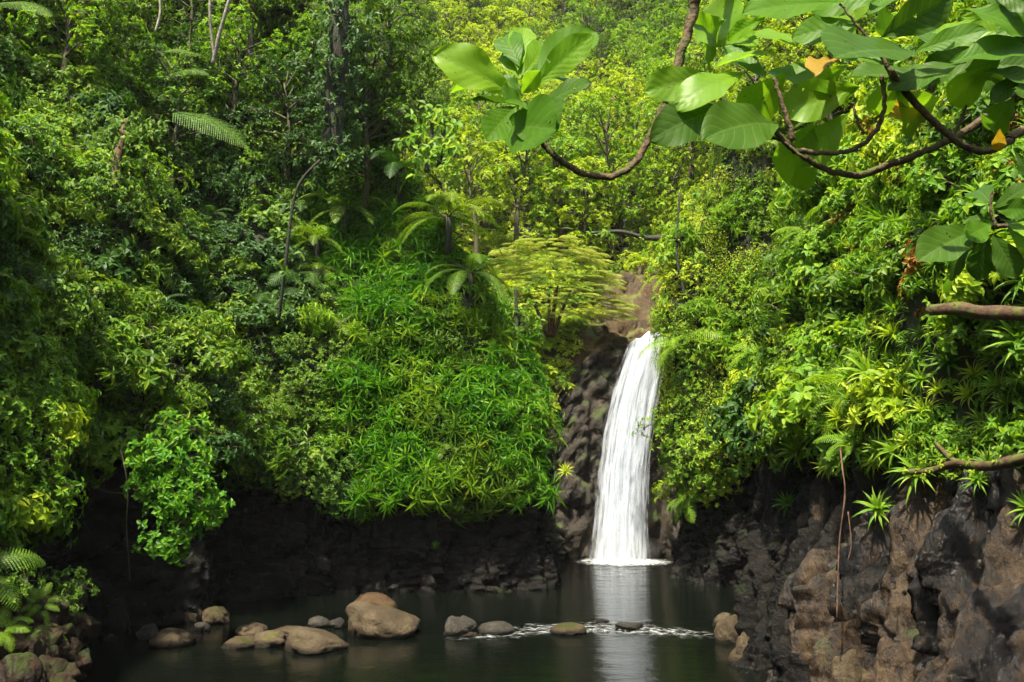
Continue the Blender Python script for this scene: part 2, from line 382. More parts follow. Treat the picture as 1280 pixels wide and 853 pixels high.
TV, TF, TK, TU = [], [], [], []
def gorge(name, a, b, step, mats, style):
    us = usamples(a, b, step)
    R = cr(S, us)
    nu, nv = len(us), len(VS)
    d = R[:, 2:4]; d = d / np.linalg.norm(d, axis=1)[:, None]
    prof = R[:, 4:].reshape(nu, 11, 2).transpose(1, 0, 2).reshape(11, -1)
    PV = cr(prof, VS).reshape(nv, nu, 2)
    off, z = PV[:, :, 0], PV[:, :, 1]
    X = R[:, 0][None, :] + off * d[:, 0][None, :]
    Y = R[:, 1][None, :] + off * d[:, 1][None, :]
    V = np.stack([X, Y, z], -1)          # nv, nu, 3
    for j in range(nv):
        v = VS[j]
        rockw = 1.0 if v <= 3.4 else max(0.0, 1 - (v - 3.4) / 0.8)
        if v < 0.3: rockw = 0.3
        for i in range(nu):
            p = Vector(V[j, i])
            u = us[i]
            fade = 1.0
            e = min(u - a, b - u) if True else 1
            # rock relief, the same function on both sides of a joint
            w_out = 0.0
            if rockw > 0:
                bx_, by_ = R[i, 0], R[i, 1]
                right = min(max((u - 23.5) / 1.5, 0), 1)
                far = 1 if 14.8 < u < 20.5 else 0
                zs_ = (.52 - .36 * right) * (1 + .3 * far)
                wx_ = .12 * noise.noise(Vector((bx_, by_, p.z * .6)) * 1.3)
                q0 = Vector((bx_ + wx_, by_ + wx_, p.z * zs_))
                f1 = noise.fractal(Vector((bx_, by_, p.z * .6)) * 0.55, 0.9, 2.0, 3)
                rv1 = 1 - abs(noise.noise(Vector((bx_ * 1.5 + wx_, by_ * 1.5, p.z * .16)))) * 3
                rv2 = 1 - abs(noise.noise(Vector((bx_ * 3.6, by_ * 3.6 + wx_ * 2, p.z * .4)))) * 3
                fa = facet(q0 * 1.3)
                fb = facet(q0 * 3.3, 4.0)
                fc_ = facet(Vector((bx_, by_, p.z * (.8 - .5 * right))) * 6.0, 9.0)
                fine = noise.fractal(Vector((p.x, p.y, p.z * (1 - .4 * right))) * 8, 0.6, 2.1, 4)
                w_out += rockw * (.16 * f1 + (.10 + .26 * right) * (rv1 - .3) + (.05 + .13 * right) * (rv2 - .3) + 0.36 * fa + 0.22 * fb + (.085 + .04 * right) * fc_ + 0.05 * fine)
            if v > 3.4:
                lw = min(1, (v - 3.4) / 1.0) * (0.5 + 0.12 * v)
                if 17.6 < u < 19.6 and v < 7.5:
                    w_out += min(1, (v - 3.4)) * (0.25 * noise.fractal(p * 0.8, 0.8, 2.0, 5) + .42 * facet(p * 1.4) + .2 * facet(p * 3.5, 2.))
                else:
                    w_out += lw * (0.65 * noise.noise(p * 0.33 + Vector((3, 1, 7))) + 0.25 * noise.noise(p * 0.9))
            V[j, i, 0] -= d[i, 0] * w_out
            V[j, i, 1] -= d[i, 1] * w_out
            if v > 0.9: V[j, i, 2] += 0.35 * w_out * (1 if v > 3.4 else 0.2)
    Vf = V.reshape(-1, 3)
    Fs, K, U, mi = [], [], [], []
    for j in range(nv - 1):
        for i in range(nu - 1):
            q = j * nu + i
            Fs.append((q, q + 1, q + nu + 1, q + nu))
            vv = 0.5 * (VS[j] + VS[j + 1]); uu = 0.5 * (us[i] + us[i + 1])
            K.append(vv); U.append(uu)
            c = Vector(Vf[q])
            edge = 3.6 + 0.35 * noise.noise(c * 0.8)
            if style == 'falls':
                chan = 17.0 + 0.35 * noise.noise(c * 0.5) < uu < 20.2 and vv < 7.0 + 0.8 * noise.noise(c * 0.5)
                shelf = uu > 15.7 + .2 * noise.noise(c * .7) and vv < 5.6 + .5 * noise.noise(c * .6)
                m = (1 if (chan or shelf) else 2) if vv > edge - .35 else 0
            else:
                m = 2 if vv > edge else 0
                if style == 'right' and uu > 28.3 + .9 * noise.noise(Vector((c.x, c.y, c.z * .4)) * .9) and vv <= edge: m = 1
            mi.append(m)
    base = sum(len(x) for x in TV)
    TV.append(Vf)
    TF.extend([tuple(k + base for k in f) for f in Fs]); TK.extend(K); TU.extend(U)
    me = mesh_np(name, Vf, Fs, mats, mi, smooth=True)
    return tag(obj(name, me), kind='structure')

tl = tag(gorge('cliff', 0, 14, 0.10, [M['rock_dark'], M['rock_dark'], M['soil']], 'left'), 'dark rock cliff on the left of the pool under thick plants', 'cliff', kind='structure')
tf = tag(gorge('cliff', 14, 21, 0.09, [M['rock_falls'], M['rock_brown'], M['soil']], 'falls'), 'wet rock face behind the waterfall with brown stream bed above', 'cliff', kind='structure')
tr = tag(gorge('cliff', 21, 32, 0.05, [M['rock_dark'], M['rock_col'], M['soil']], 'right'), 'fluted brown and black rock cliff on the right of the pool', 'cliff', kind='structure')
TVa = np.concatenate(TV)
bvh = BVHTree.FromPolygons([tuple(v) for v in TVa.tolist()], TF)
TK = np.array(TK); TU = np.array(TU)

# ground sheet to the horizon, below water
gm = mesh_np('ground', [(-900, -300, -1.4), (900, -300, -1.4), (900, 1500, -1.4), (-900, 1500, -1.4)], [(0, 1, 2, 3)], M['soil'])
tag(obj('ground', gm), kind='structure')

# ------------------------------------------------------------------ water
def water_mat():
    m, nt, out = newmat('pool_water')
    geo = N(nt, 'NewGeometry')
    mp = N(nt, 'Mapping'); mp.inputs['Scale'].default_value = (1.0, 2.2, 1)
    L(nt, geo.outputs['Position'], mp.inputs['Vector'])
    n1 = N(nt, 'TexNoise'); n1.inputs['Scale'].default_value = 2.2; n1.inputs['Detail'].default_value = 4
    n2 = N(nt, 'TexNoise'); n2.inputs['Scale'].default_value = 9.0; n2.inputs['Detail'].default_value = 3
    L(nt, mp.outputs[0], n1.inputs['Vector']); L(nt, mp.outputs[0], n2.inputs['Vector'])
    b1 = N(nt, 'Bump'); b1.inputs['Strength'].default_value = 0.18; b1.inputs['Distance'].default_value = 0.05
    b2 = N(nt, 'Bump'); b2.inputs['Strength'].default_value = 0.35; b2.inputs['Distance'].default_value = 0.012
    L(nt, n1.outputs['Fac'], b1.inputs['Height']); L(nt, n2.outputs['Fac'], b2.inputs['Height'])
    L(nt, b1.outputs[0], b2.inputs['Normal'])
    p = N(nt, 'BsdfPrincipled')
    p.inputs['Base Color'].default_value = (0.0025, 0.004, 0.0025, 1)
    p.inputs['Roughness'].default_value = 0.05
    p.inputs['IOR'].default_value = 1.33
    p.inputs['Specular IOR Level'].default_value = 0.32
    L(nt, b2.outputs[0], p.inputs['Normal'])
    L(nt, p.outputs[0], out.inputs['Surface'])
    return m
M['water'] = water_mat()

def riffle(x, y):
    """Height of real ripples: shallow broken water near the boulders, waves below the falls."""
    c = 22.3 + 0.5 * math.sin(x * 0.9)
    w = math.exp(-((y - c) / 1.0) ** 2) * (1 / (1 + math.exp(-(x + 1.6) * 2.5))) * (1 / (1 + math.exp((x - 4.6) * 2.5)))
    r2 = math.hypot(x - 3.9, y - 35.6)
    w2 = math.exp(-r2 / 2.5)
    return w, w2
NX, NY = 150, 300
wx = np.linspace(-12, 9, NX)
wy = np.concatenate([np.linspace(-30, 13, 20)[:-1], np.linspace(13, 38.5, NY)])
WV, WF = [], []
for y in wy:
    for x in wx:
        w, w2 = riffle(x, y)
        h = 0.0
        if w > 0.02: h += 0.05 * w * noise.fractal(Vector((x * 3.2, y * 4.5, 0)), 0.8, 2, 3)
        if w2 > 0.02: h += 0.06 * w2 * noise.fractal(Vector((x * 2.5, y * 2.5, 5)), 0.8, 2, 3)
        h += 0.006 * noise.noise(Vector((x * 1.2, y * 2.0, 2)))
        WV.append((x, y, h))
nxx = len(wx)
for j in range(len(wy) - 1):
    for i in range(nxx - 1):
        q = j * nxx + i
        WF.append((q, q + 1, q + nxx + 1, q + nxx))
tag(obj('water', mesh_np('water', WV, WF, M['water'], smooth=True)), kind='structure')

# ------------------------------------------------------------------ foliage prototypes (numpy)
def leaf_tmpl(bend, fold, w1=1.0, w2=0.75, t1=.38, t2=.72):
    """unit leaf along +Y, face +Z, half-width 0.5; 8 verts"""
    ts = [0, t1, t2, 1.0]
    pts = []
    ang = 0; y = z = 0; prev = 0
    mid = []
    for t in ts:
        ang = bend * t
        y += (t - prev) * math.cos(ang); z -= (t - prev) * math.sin(ang); prev = t
        mid.append((0, y, z))
    V = [mid[0], mid[1], mid[2], mid[3]]
    for k, w in ((1, w1), (2, w2)):
        for s in (-1, 1):
            V.append((s * 0.5 * w, mid[k][1], mid[k][2] + fold * w))
    # idx: 0 base 1 m1 2 m2 3 tip 4 l1 5 r1 6 l2 7 r2
    return np.array(V, dtype=float)
LEAF_F = [(0, 1, 4), (4, 1, 2, 6), (6, 2, 3), (0, 5, 1), (1, 5, 7, 2), (2, 7, 3)]
BROAD = [leaf_tmpl(b, f) for b, f in ((0.3, 0.12), (0.7, 0.1), (1.0, 0.16), (0.5, 0.2))]
LANCE = [leaf_tmpl(b, f, 1, 0.7, .35, .7) for b, f in ((0.7, 0.12), (1.2, 0.12), (1.6, 0.12), (2.1, 0.1))]

class Foliage:
    def __init__(s): s.O, s.D, s.Nn, s.L, s.W, s.T = [], [], [], [], [], []
    def add(s, o, d, n, l, w, t=0):
        s.O.append(o); s.D.append(d); s.Nn.append(n); s.L.append(l); s.W.append(w); s.T.append(t)
    def arrays(s, tmpls):
        O = np.array([tuple(x) for x in s.O]); D = np.array([tuple(x) for x in s.D]); Nn = np.array([tuple(x) for x in s.Nn])
        D /= np.linalg.norm(D, axis=1)[:, None] + 1e-9
        Xx = np.cross(D, Nn); Xx /= np.linalg.norm(Xx, axis=1)[:, None] + 1e-9
        Z = np.cross(Xx, D)
        T = np.array(tmpls)[np.array(s.T) % len(tmpls)]
        Lh = np.array(s.L)[:, None]; W = np.array(s.W)[:, None]
        V = O[:, None, :] + Xx[:, None, :] * (T[:, :, 0] * W)[:, :, None] + D[:, None, :] * (T[:, :, 1] * Lh)[:, :, None] + Z[:, None, :] * (T[:, :, 2] * Lh)[:, :, None]
        n = len(O)
        V = V.reshape(-1, 3)
        Fs = []
        for i in range(n):
            b = i * 8
            for f in LEAF_F: Fs.append(tuple(b + k for k in f))
        return V, Fs

def tube(pts, radii, sides=5, wob=0.0):
    V, Fs = [], []
    pts = [Vector(p) for p in pts]
    n = len(pts)
    up = Vector((0.31, 0.2, 0.93)).normalized()
    for i, p in enumerate(pts):
        t = (pts[min(i + 1, n - 1)] - pts[max(i - 1, 0)])
        if t.length < 1e-6: t = Vector((0, 0, 1))
        t.normalize()
        a = t.cross(up)
        if a.length < 0.1: a = t.cross(Vector((1, 0, 0)))
        a.normalize(); b = t.cross(a)
        for k in range(sides):
            th = 2 * math.pi * k / sides
            r = radii[i] * (1 + wob * noise.noise(p * 3 + Vector((k * 1.7, 0, 0))))
            V.append(tuple(p + (a * math.cos(th) + b * math.sin(th)) * r))
    for i in range(n - 1):
        for k in range(sides):
            k2 = (k + 1) % sides
            Fs.append((i * sides + k, i * sides + k2, (i + 1) * sides + k2, (i + 1) * sides + k))
    Fs.append(tuple(range(sides - 1, -1, -1)))
    Fs.append(tuple((n - 1) * sides + k for k in range(sides)))
    return V, Fs

class MB:
    def __init__(s): s.V, s.F, s.m = [], [], []
    def add(s, VF, m=0):
        b = len(s.V)
        s.V.extend([tuple(v) for v in VF[0]])
        s.F.extend([tuple(k + b for k in f) for f in VF[1]])
        s.m.extend([m] * len(VF[1]))
        return s
    def mesh(s, name, mats, smooth=True):
        return mesh_np(name, s.V, s.F, mats, s.m, smooth)

def smoothpath(pts, n=8):
    A = np.array([tuple(p) for p in pts], dtype=float)
    t = np.linspace(0, len(A) - 1, (len(A) - 1) * n + 1)
    i = np.clip(np.floor(t).astype(int), 0, len(A) - 2)
    f = (t - i)[:, None]
    p0 = A[np.clip(i - 1, 0, len(A) - 1)]; p1 = A[i]; p2 = A[i + 1]; p3 = A[np.clip(i + 2, 0, len(A) - 1)]
    return [Vector(v) for v in (0.5 * ((2 * p1) + (-p0 + p2) * f + (2 * p0 - 5 * p1 + 4 * p2 - p3) * f ** 2 + (-p0 + 3 * p1 - 3 * p2 + p3) * f ** 3)).tolist()]

def rv(r, s=1.0):
    return Vector((r.gauss(0, s), r.gauss(0, s), r.gauss(0, s)))

def whorl(fo, p, d, r, n, ll, ww, spread=1.0, droop=0.25, tn=4):
    """n leaves round a twig end"""
    d = d.normalized()
    a = d.cross(Vector((0.1, 0.2, 1)))
    if a.length < .05: a = Vector((1, 0, 0))
    a.normalize(); b = d.cross(a)
    ph = r.uniform(0, 6.28)
    for k in range(n):
        th = ph + 6.283 * k / n + r.uniform(-.25, .25)
        o = a * math.cos(th) + b * math.sin(th)
        dd = o * spread + d * r.uniform(0.3, 0.8) + Vector((0, 0, -droop * r.uniform(.4, 1.3)))
        nn = d * 1.0 + Vector((0, 0, 0.9)) - o * 0.3 + rv(r, .22)
        l = ll * r.uniform(.7, 1.15)
        fo.add(p + d * r.uniform(-.06, .02) * 1.0, dd, nn, l, l * ww * r.uniform(.85, 1.15), r.randrange(tn))

def make_bush(seed, R=1.0, nw=110, ll=0.19, ww=0.5, nleaf=6, flat=0.75, tmpl=BROAD, lobes=6, stemr=0.03, droop=.3):
    r = random.Random(seed)
    fo = Foliage(); st = MB()
    lob = []
    for k in range(lobes):
        a = 6.283 * k / lobes + r.uniform(-.4, .4)
        rr = R * r.uniform(.25, .62)
        lob.append((Vector((rr * math.cos(a), rr * math.sin(a), R * flat * r.uniform(.35, 1.0))), R * r.uniform(.32, .52)))
    lob.append((Vector((0, 0, R * flat * .9)), R * .5))
    for c, lr in lob:
        mid = c * 0.5 + rv(r, .06 * R) + Vector((0, 0, -0.05))
        st.add(tube([(0, 0, -.15), mid, c], [stemr * R, stemr * .7 * R, stemr * .35 * R], 4))
    per = max(3, nw // len(lob))
    for c, lr in lob:
        for k in range(per):
            dv = rv(r); dv.normalize()
            dv.z = abs(dv.z) * 0.9 - 0.25 if r.random() < .75 else dv.z
            dv.normalize()
            p = c + Vector((dv.x, dv.y, dv.z * .8)) * lr * r.uniform(.55, 1.15)
            if k % 2 == 0:
                st.add(tube([c, (c + p) * .5 + Vector((0, 0, -.02)), p], [.010 * R, .007 * R, .004 * R], 3))
            whorl(fo, p, dv + Vector((0, 0, .55)), r, nleaf, ll, ww, droop=droop)
    V, Fs = fo.arrays(tmpl)
    return V, Fs, st

def make_tuft(seed, nwh=6, nleaf=13, ll=0.34, ww=.13, R=.35, tmpl=LANCE, spread=.75):
    """clump of whorls of narrow arching leaves"""
    r = random.Random(seed)
    fo = Foliage(); st = MB()
    for k in range(nwh):
        a = r.uniform(0, 6.283); rr = R * math.sqrt(r.random())
        p = Vector((rr * math.cos(a), rr * math.sin(a), r.uniform(.12, .42)))
        d = Vector((math.cos(a) * .5, math.sin(a) * .5, 1)) + rv(r, .2)
        d.normalize()
        st.add(tube([(rr * .4 * math.cos(a), rr * .4 * math.sin(a), -.1), p * .6, p], [.012, .01, .007], 3))
        for j in range(nleaf):
            th = 2.4 * j + r.uniform(-.2, .2)
            b1 = d.cross(Vector((1, .3, 0))).normalized(); b2 = d.cross(b1)
            o = b1 * math.cos(th) + b2 * math.sin(th)
            q = j / nleaf
            dd = o * (spread + .4 * (1 - q)) + d * (.35 + 1.0 * q)
            l = ll * r.uniform(.7, 1.15)
            fo.add(p - d * .10 * (1 - q), dd, d + Vector((0, 0, .4)) - o * .2 + rv(r, .15), l, ll * ww * r.uniform(.8, 1.2), r.randrange(4))
    V, Fs = fo.arrays(tmpl)
    return V, Fs, st

def make_rosette(seed, n=26, ll=.55, w=.035, bendmul=1.0):
    """strap-leaved rosette: arching multi-segment leaves"""
    r = random.Random(seed)
    mb = MB()
    for j in range(n):
        q = j / n
        th = 2.4 * j
        el = math.radians(15 + 65 * q + r.uniform(-8, 8))
        l = ll * r.uniform(.75, 1.1) * (1 - .25 * q)
        d = Vector((math.cos(th) * math.cos(el), math.sin(th) * math.cos(el), math.sin(el)))
        side = Vector((-math.sin(th), math.cos(th), 0))
        p = Vector((0, 0, .02 * q)); V, Fs = [], []
        seg = 6
        for s in range(seg + 1):
            t = s / seg
            ww = w * (0.6 + 1.0 * math.sin(math.pi * min(t + .15, 1) ** .8)) * (1 - t ** 3) + 0.0008
            nrm = side.cross(d).normalized()
            V += [tuple(p - side * ww * .5 + nrm * ww * .18), tuple(p), tuple(p + side * ww * .5 + nrm * ww * .18)]
            p = p + d * l / seg
            d = (d + Vector((0, 0, -.30 * bendmul * (0.4 + t)))).normalized()
        for s in range(seg):
            b = s * 3
            Fs += [(b, b + 1, b + 4, b + 3), (b + 1, b + 2, b + 5, b + 4)]
        mb.add((V, Fs))
    return mb

def frond(mb, base, d0, ln, r, npin=22, pw=.32, droop=.5, sub=True, up=Vector((0, 0, 1))):
    """pinnate fern frond: rachis + toothed pinnae"""
    p = Vector(base); d = Vector(d0).normalized()
    side = d.cross(up)
    if side.length < .1: side = Vector((1, 0, 0))
    side.normalize()
    pts = [p.copy()]
    seg = 14
    frames = []
    for s in range(seg):
        t = s / seg
        nrm = side.cross(d).normalized()
        frames.append((p.copy(), d.copy(), nrm))
        p = p + d * ln / seg
        d = (d + Vector((0, 0, -droop * (.35 + t) / seg * 2.2))).normalized()
        pts.append(p.copy())
    frames.append((p.copy(), d.copy(), side.cross(d).normalized()))
    mb.add(tube(pts, [ln * .008 * (1 - .8 * i / seg) for i in range(seg + 1)], 3), 1)
    for k in range(npin):
        t = .14 + .86 * k / npin
        fi = t * seg; i = min(int(fi), seg - 1); f = fi - i
        pp = frames[i][0].lerp(frames[i + 1][0], f); dd = frames[i][1]; nn = frames[i][2]
        prof = math.sin(math.pi * min(1, (t * .9 + .12))) ** .7
        L_ = ln * pw * prof * r.uniform(.9, 1.08)
        for s in (-1, 1):
            od = (side * s + dd * .45 + Vector((0, 0, -.12))).normalized()
            if sub:
                # pinna cut into leaflets: rows of small triangles on both sides of its own midrib
                ns = 7
                wv = ln / npin * .44
                V, Fs = [], []
                ax = dd
                for q in range(ns):
                    a0 = q / ns; a1 = (q + .82) / ns
                    ws = wv * (1 - .75 * a0) 
                    droop_ = Vector((0, 0, -L_ * .16 * a0 * a0))
                    c0 = pp + od * L_ * a0 + droop_; c1 = pp + od * L_ * a1 + Vector((0, 0, -L_ * .16 * a1 * a1))
                    b = len(V)
                    V += [tuple(c0), tuple(c1), tuple(c1 + ax * ws * .9 + od * ws * .3), tuple(c0 + ax * ws * .8 + od * ws * .25),
                          tuple(c1 - ax * ws * .9 + od * ws * .3), tuple(c0 - ax * ws * .8 + od * ws * .25)]
                    Fs += [(b, b + 1, b + 2, b + 3), (b, b + 5, b + 4, b + 1)]
                mb.add((V, Fs), 0)
            else:
                wv = ln / npin * .55
                c0 = pp; c1 = pp + od * L_ * .55; c2 = pp + od * L_ + Vector((0, 0, -L_ * .2))
                mb.add(([tuple(c0 - dd * wv * .4), tuple(c1 - dd * wv * .45), tuple(c2), tuple(c1 + dd * wv * .45), tuple(c0 + dd * wv * .4)],
                        [(0, 1, 2, 3, 4)]), 0)

def make_fern(seed, n=9, ln=1.3, el=(20, 55), npin=20, pw=.26, droop=.8, sub=True):
    r = random.Random(seed); mb = MB()
    for k in range(n):
        th = 6.283 * k / n + r.uniform(-.25, .25)
        e = math.radians(r.uniform(*el))
        frond(mb, (0, 0, 0), (math.cos(th) * math.cos(e), math.sin(th) * math.cos(e), math.sin(e)), ln * r.uniform(.8, 1.1), r, npin, pw, droop, sub)
    return mb

def make_vine(seed, ln=2.0, strands=7, ll=.07, ww=.6, spread=.5, step=.045):
    """curtain of hanging stems with small leaves; origin at the top"""
    r = random.Random(seed); fo = Foliage(); st = MB()
    for k in range(strands):
        x = r.uniform(-spread, spread); y = r.uniform(-.12, .12)
        p = Vector((x, y + r.uniform(-.15, .15), r.uniform(-.3, .2))); pts = [p.copy()]
        n = int(ln * r.uniform(.15, 1.0) ** 1.3 / .12) + 2
        d = Vector((x * .5, -.3, .3))
        for s in range(n):
            d = (d * .6 + Vector((r.gauss(0, .12), r.gauss(0, .12), -.7))).normalized()
            p = p + d * .12; pts.append(p.copy())
            for q in range(int(.12 / step) + 1):
                a = r.uniform(0, 6.28)
                o = Vector((math.cos(a) * 1.2, math.sin(a) - .3, r.uniform(-1.1, .3)))
                l = ll * r.uniform(.7, 1.25)
                fo.add(p + rv(r, .045), o, Vector((math.cos(a) * .3, -.6, 1)) + rv(r, .3), l, l * ww, r.randrange(4))
        if len(pts) > 1: st.add(tube(pts, [.006] * len(pts), 3))
    V, Fs = fo.arrays(BROAD)
    return V, Fs, st

def make_tree(seed, H=7, R=2.6, clusters=16, wh=26, ll=.26, ww=.5, nleaf=6, flat=.7, trunk=.16, crown_lo=.3, tmpl=BROAD):
    r = random.Random(seed); fo = Foliage(); st = MB()
    top = Vector((r.uniform(-.4, .4), r.uniform(-.4, .4), H * .8))
    tp = smoothpath([(0, 0, -.8), (r.uniform(-.15, .15), r.uniform(-.15, .15), H * .3), (r.uniform(-.35, .35), r.uniform(-.3, .3), H * .55), top], 4)
    nT = len(tp)
    st.add(tube(tp, [trunk * (1.25 - .95 * i / (nT - 1)) for i in range(nT)], 8, .3))
    for k in range(clusters):
        a = 2.4 * k + r.uniform(-.4, .4)
        q = k / clusters
        zz = H * (crown_lo + (1 - crown_lo) * q) 
        rad = R * math.sqrt(max(0.05, 1 - abs(q * 1.6 - .6) ** 2)) * r.uniform(.45, 1.0)
        c = Vector((math.cos(a) * rad, math.sin(a) * rad, zz + r.uniform(-.3, .3)))
        lr = R * r.uniform(.26, .42)
        jt = tp[min(nT - 1, int(nT * (.35 + .6 * q)))]
        st.add(tube(smoothpath([jt, jt.lerp(c, .5) + Vector((0, 0, .25)), c], 3), [trunk * .4 * (1 - .8 * i / 6) for i in range(7)], 4))
        for j in range(wh):
            dv = rv(r); dv.normalize()
            p = c + Vector((dv.x, dv.y, dv.z * flat)) * lr * r.uniform(.5, 1.12)
            if j % 3 == 0: st.add(tube([c, p], [.022, .006], 3))
            whorl(fo, p, dv + Vector((0, 0, .6)), r, nleaf, ll, ww)
    V, Fs = fo.arrays(tmpl)
    return V, Fs, st

# ---- prototype meshes
def leafobj(name, V, Fs, mat): return mesh_np(name, V, Fs, mat)
def pack(tup, nm, leafm, stemm, nstem='stems'):
    V, Fs, st = tup
    return (leafobj(nm, V, Fs, leafm), st.mesh(nstem, stemm), (V, Fs))

BUSH = [pack(make_bush(s, nw=a, ll=l, ww=w, nleaf=n, flat=fl, lobes=lb), 'foliage', M['mid'], M['bark'])
        for s, a, l, w, n, fl, lb in ((1, 120, .18, .48, 6, .75, 6), (2, 105, .22, .55, 5, .8, 7), (3, 150, .15, .42, 6, .65, 7), (4, 95, .24, .42, 6, .9, 5), (5, 130, .17, .6, 5, .6, 8))]
SMALLB = [pack(make_bush(s, nw=130, ll=.115, ww=.5, nleaf=6, flat=.7, lobes=8), 'foliage', M['mid'], M['bark']) for s in (11, 12, 13)]
TUFT = [pack(make_tuft(s, nwh=n, nleaf=15, ll=.40, ww=.10), 'foliage', M['lush'], M['bark']) for s, n in ((21, 6), (22, 7), (23, 5), (24, 8))]
LANCEB = [pack(make_bush(s, nw=80, ll=.30, ww=.2, nleaf=8, flat=.8, tmpl=LANCE, lobes=6, droop=.5), 'foliage', M['mid'], M['bark']) for s in (31, 32, 33)]
ROS = [make_rosette(s, n, l, w, b).mesh('leaves', M['bright']) for s, n, l, w, b in ((41, 28, .55, .034, 1.0), (42, 22, .6, .04, 1.2), (43, 34, .5, .026, .9))]
FERN = [make_fern(s, n, ln, el, npn, pw, dr).mesh('fronds', [M['mid'], M['twig']], smooth=False)
        for s, n, ln, el, npn, pw, dr in ((51, 9, 1.3, (15, 55), 20, .26, .9), (52, 11, 1.1, (5, 60), 18, .22, .8), (53, 8, 1.5, (20, 50), 22, .24, 1.0))]
VINE = [pack(make_vine(s, ln, n, ll), 'leaves', M['bright'], M['twig']) for s, ln, n, ll in ((61, 1.9, 22, .075), (62, 1.4, 20, .085), (63, 2.3, 24, .07))]
TREE = [pack(make_tree(s, H, R, c, w, l, ww, 6, fl), 'crown', M['yellow'], M['bark'], 'trunk')
        for s, H, R, c, w, l, ww, fl in ((71, 6.5, 2.4, 17, 26, .24, .5, .7), (72, 8, 2.8, 20, 26, .22, .55, .6), (73, 5.2, 2.2, 15, 28, .26, .45, .55), (74, 9, 2.4, 22, 24, .22, .5, .8), (75, 7, 3.0, 18, 30, .20, .55, .5))]

# ------------------------------------------------------------------ placing
def orient(up, spin):
    q = Vector((0, 0, 1)).rotation_difference(up.normalized())
    return q @ Quaternion((0, 0, 1), spin)

def inst(name, parts, loc, rot, sc, label, cat, group=None, mats=None):
    """parts: list of (part name, mesh). One part: the thing is that mesh; more: an Empty with children."""
    if len(parts) == 1:
        o = obj(name, parts[0][1])
        r = o
        kids = [o]
    else:
        r = empty(name)
        kids = [obj(n, me, r) for n, me in parts]
    r.location = loc
    r.rotation_mode = 'QUATERNION'; r.rotation_quaternion = rot
    r.scale = (sc, sc, sc) if not isinstance(sc, tuple) else sc
    tag(r, label, cat, group)
    if mats:
        for k, m in zip(kids, mats):
            if m is not None and k.data.materials[0] != m:
                k.material_slots[0].link = 'OBJECT'; k.material_slots[0].material = m
    return r

def hit(px, py):
    r = ray(px, py).normalized()
    loc, nrm, idx, dist = bvh.ray_cast(CAM, r)
    if loc is None: return None
    if nrm.dot(r) > 0: nrm = -nrm
    return loc, nrm, TK[idx], TU[idx]

class Grid:
    def __init__(s, c): s.c = c; s.g = {}
    def ok(s, p, r):
        k = tuple(int(math.floor(x / s.c)) for x in p)
        n = int(math.ceil(r / s.c))
        for a in range(-n, n + 1):
            for b in range(-n, n + 1):
                for c in range(-n, n + 1):
                    for q in s.g.get((k[0] + a, k[1] + b, k[2] + c), ()):
                        if (q - p).length < r: return False
        s.g.setdefault(k, []).append(Vector(p)); return True

def inpoly(x, y, P):
    c = False
    for i in range(len(P)):
        x1, y1 = P[i]; x2, y2 = P[i - 1]
        if (y1 > y) != (y2 > y) and x < (x2 - x1) * (y - y1) / (y2 - y1) + x1: c = not c
    return c

LANDMARKS = [
    (40, 60, 'in the top left corner of the left cliff'), (160, 70, 'above the pale fern frond on the left slope'), (255, 190, 'just below the pale fern frond'),
    (290, 30, 'around the thin pale stems at the top'), (60, 250, 'left of the reddish-brown trunk'), (140, 330, 'at the foot of the reddish-brown trunk'),
    (230, 330, 'in the dark gap right of the reddish-brown trunk'), (340, 130, 'left of the dark vine-clad trunk'), (480, 90, 'right of the dark vine-clad trunk'),
    (400, 220, 'below the dark vine-clad trunk'), (340, 320, 'beside the tree ferns on the left slope'), (60, 420, 'over the yellow-green shrubs at the left edge'),
    (60, 560, 'above the reddish rocks on the left bank'), (190, 450, 'above the bush hanging over the cave'), (150, 560, 'hanging over the dark cave mouth'),
    (330, 560, 'between the cave and the grassy bulge'), (340, 440, 'on the left cliff beside the grassy bulge'), (540, 230, 'on the slope under the big-leaved branch tip'),
    (620, 230, 'among bright trees behind the big-leaved branch'), (700, 280, 'above the tiered feathery tree'), (640, 400, 'below the tiered feathery tree'),
    (720, 440, 'on the bank left of the waterfall lip'), (800, 330, 'at the head of the brown stream bed'), (780, 90, 'by the curved branch beneath the hilltop'),
    (860, 260, 'under the left end of the overhanging boughs'), (850, 450, 'beside the waterfall lip on its right'), (840, 570, 'hanging right of the foot of the waterfall'),
    (930, 330, 'under the overhanging boughs'), (940, 500, 'over the dark recess right of the waterfall'), (1010, 400, 'on the right cliff below the boughs'),
    (1010, 560, 'above the black wet rock'), (1130, 330, 'beside the rusty orange shrub'), (1120, 450, 'on the right cliff under the fallen log'),
    (1100, 600, 'on the lip of the fluted brown rock'), (1230, 480, 'between the fallen log and the mossy branch'), (1240, 640, 'under the mossy branch'),
    (1230, 300, 'behind the dark glossy leaves at the right edge'), (1100, 200, 'behind the long curved boughs')]
def where(p):
    x, y = proj(p)
    return min(LANDMARKS, key=lambda l: (l[0] - x) ** 2 + (l[1] - y) ** 2)[2]
def side(p):
    x, y = proj(p)
    l = min(LANDMARKS, key=lambda l: (l[0] - x) ** 2 + (l[1] - y) ** 2)
    v = 'upper' if y < l[1] - 18 else 'lower' if y > l[1] + 18 else ''
    h = 'left' if x < l[0] - 22 else 'right' if x > l[0] + 22 else ''
    return v + '-' + h if v and h else v or (h + '-hand' if h else 'central')

MATWORD = {'mid': 'mid green', 'dark': 'dark green', 'lush': 'lush green', 'bright': 'bright green', 'yellow': 'yellow-green', 'pale': 'pale green', 'rust': 'rusty orange'}
def lab(matk, what, p): return f"{MATWORD[matk]} {what} {where(p)}"

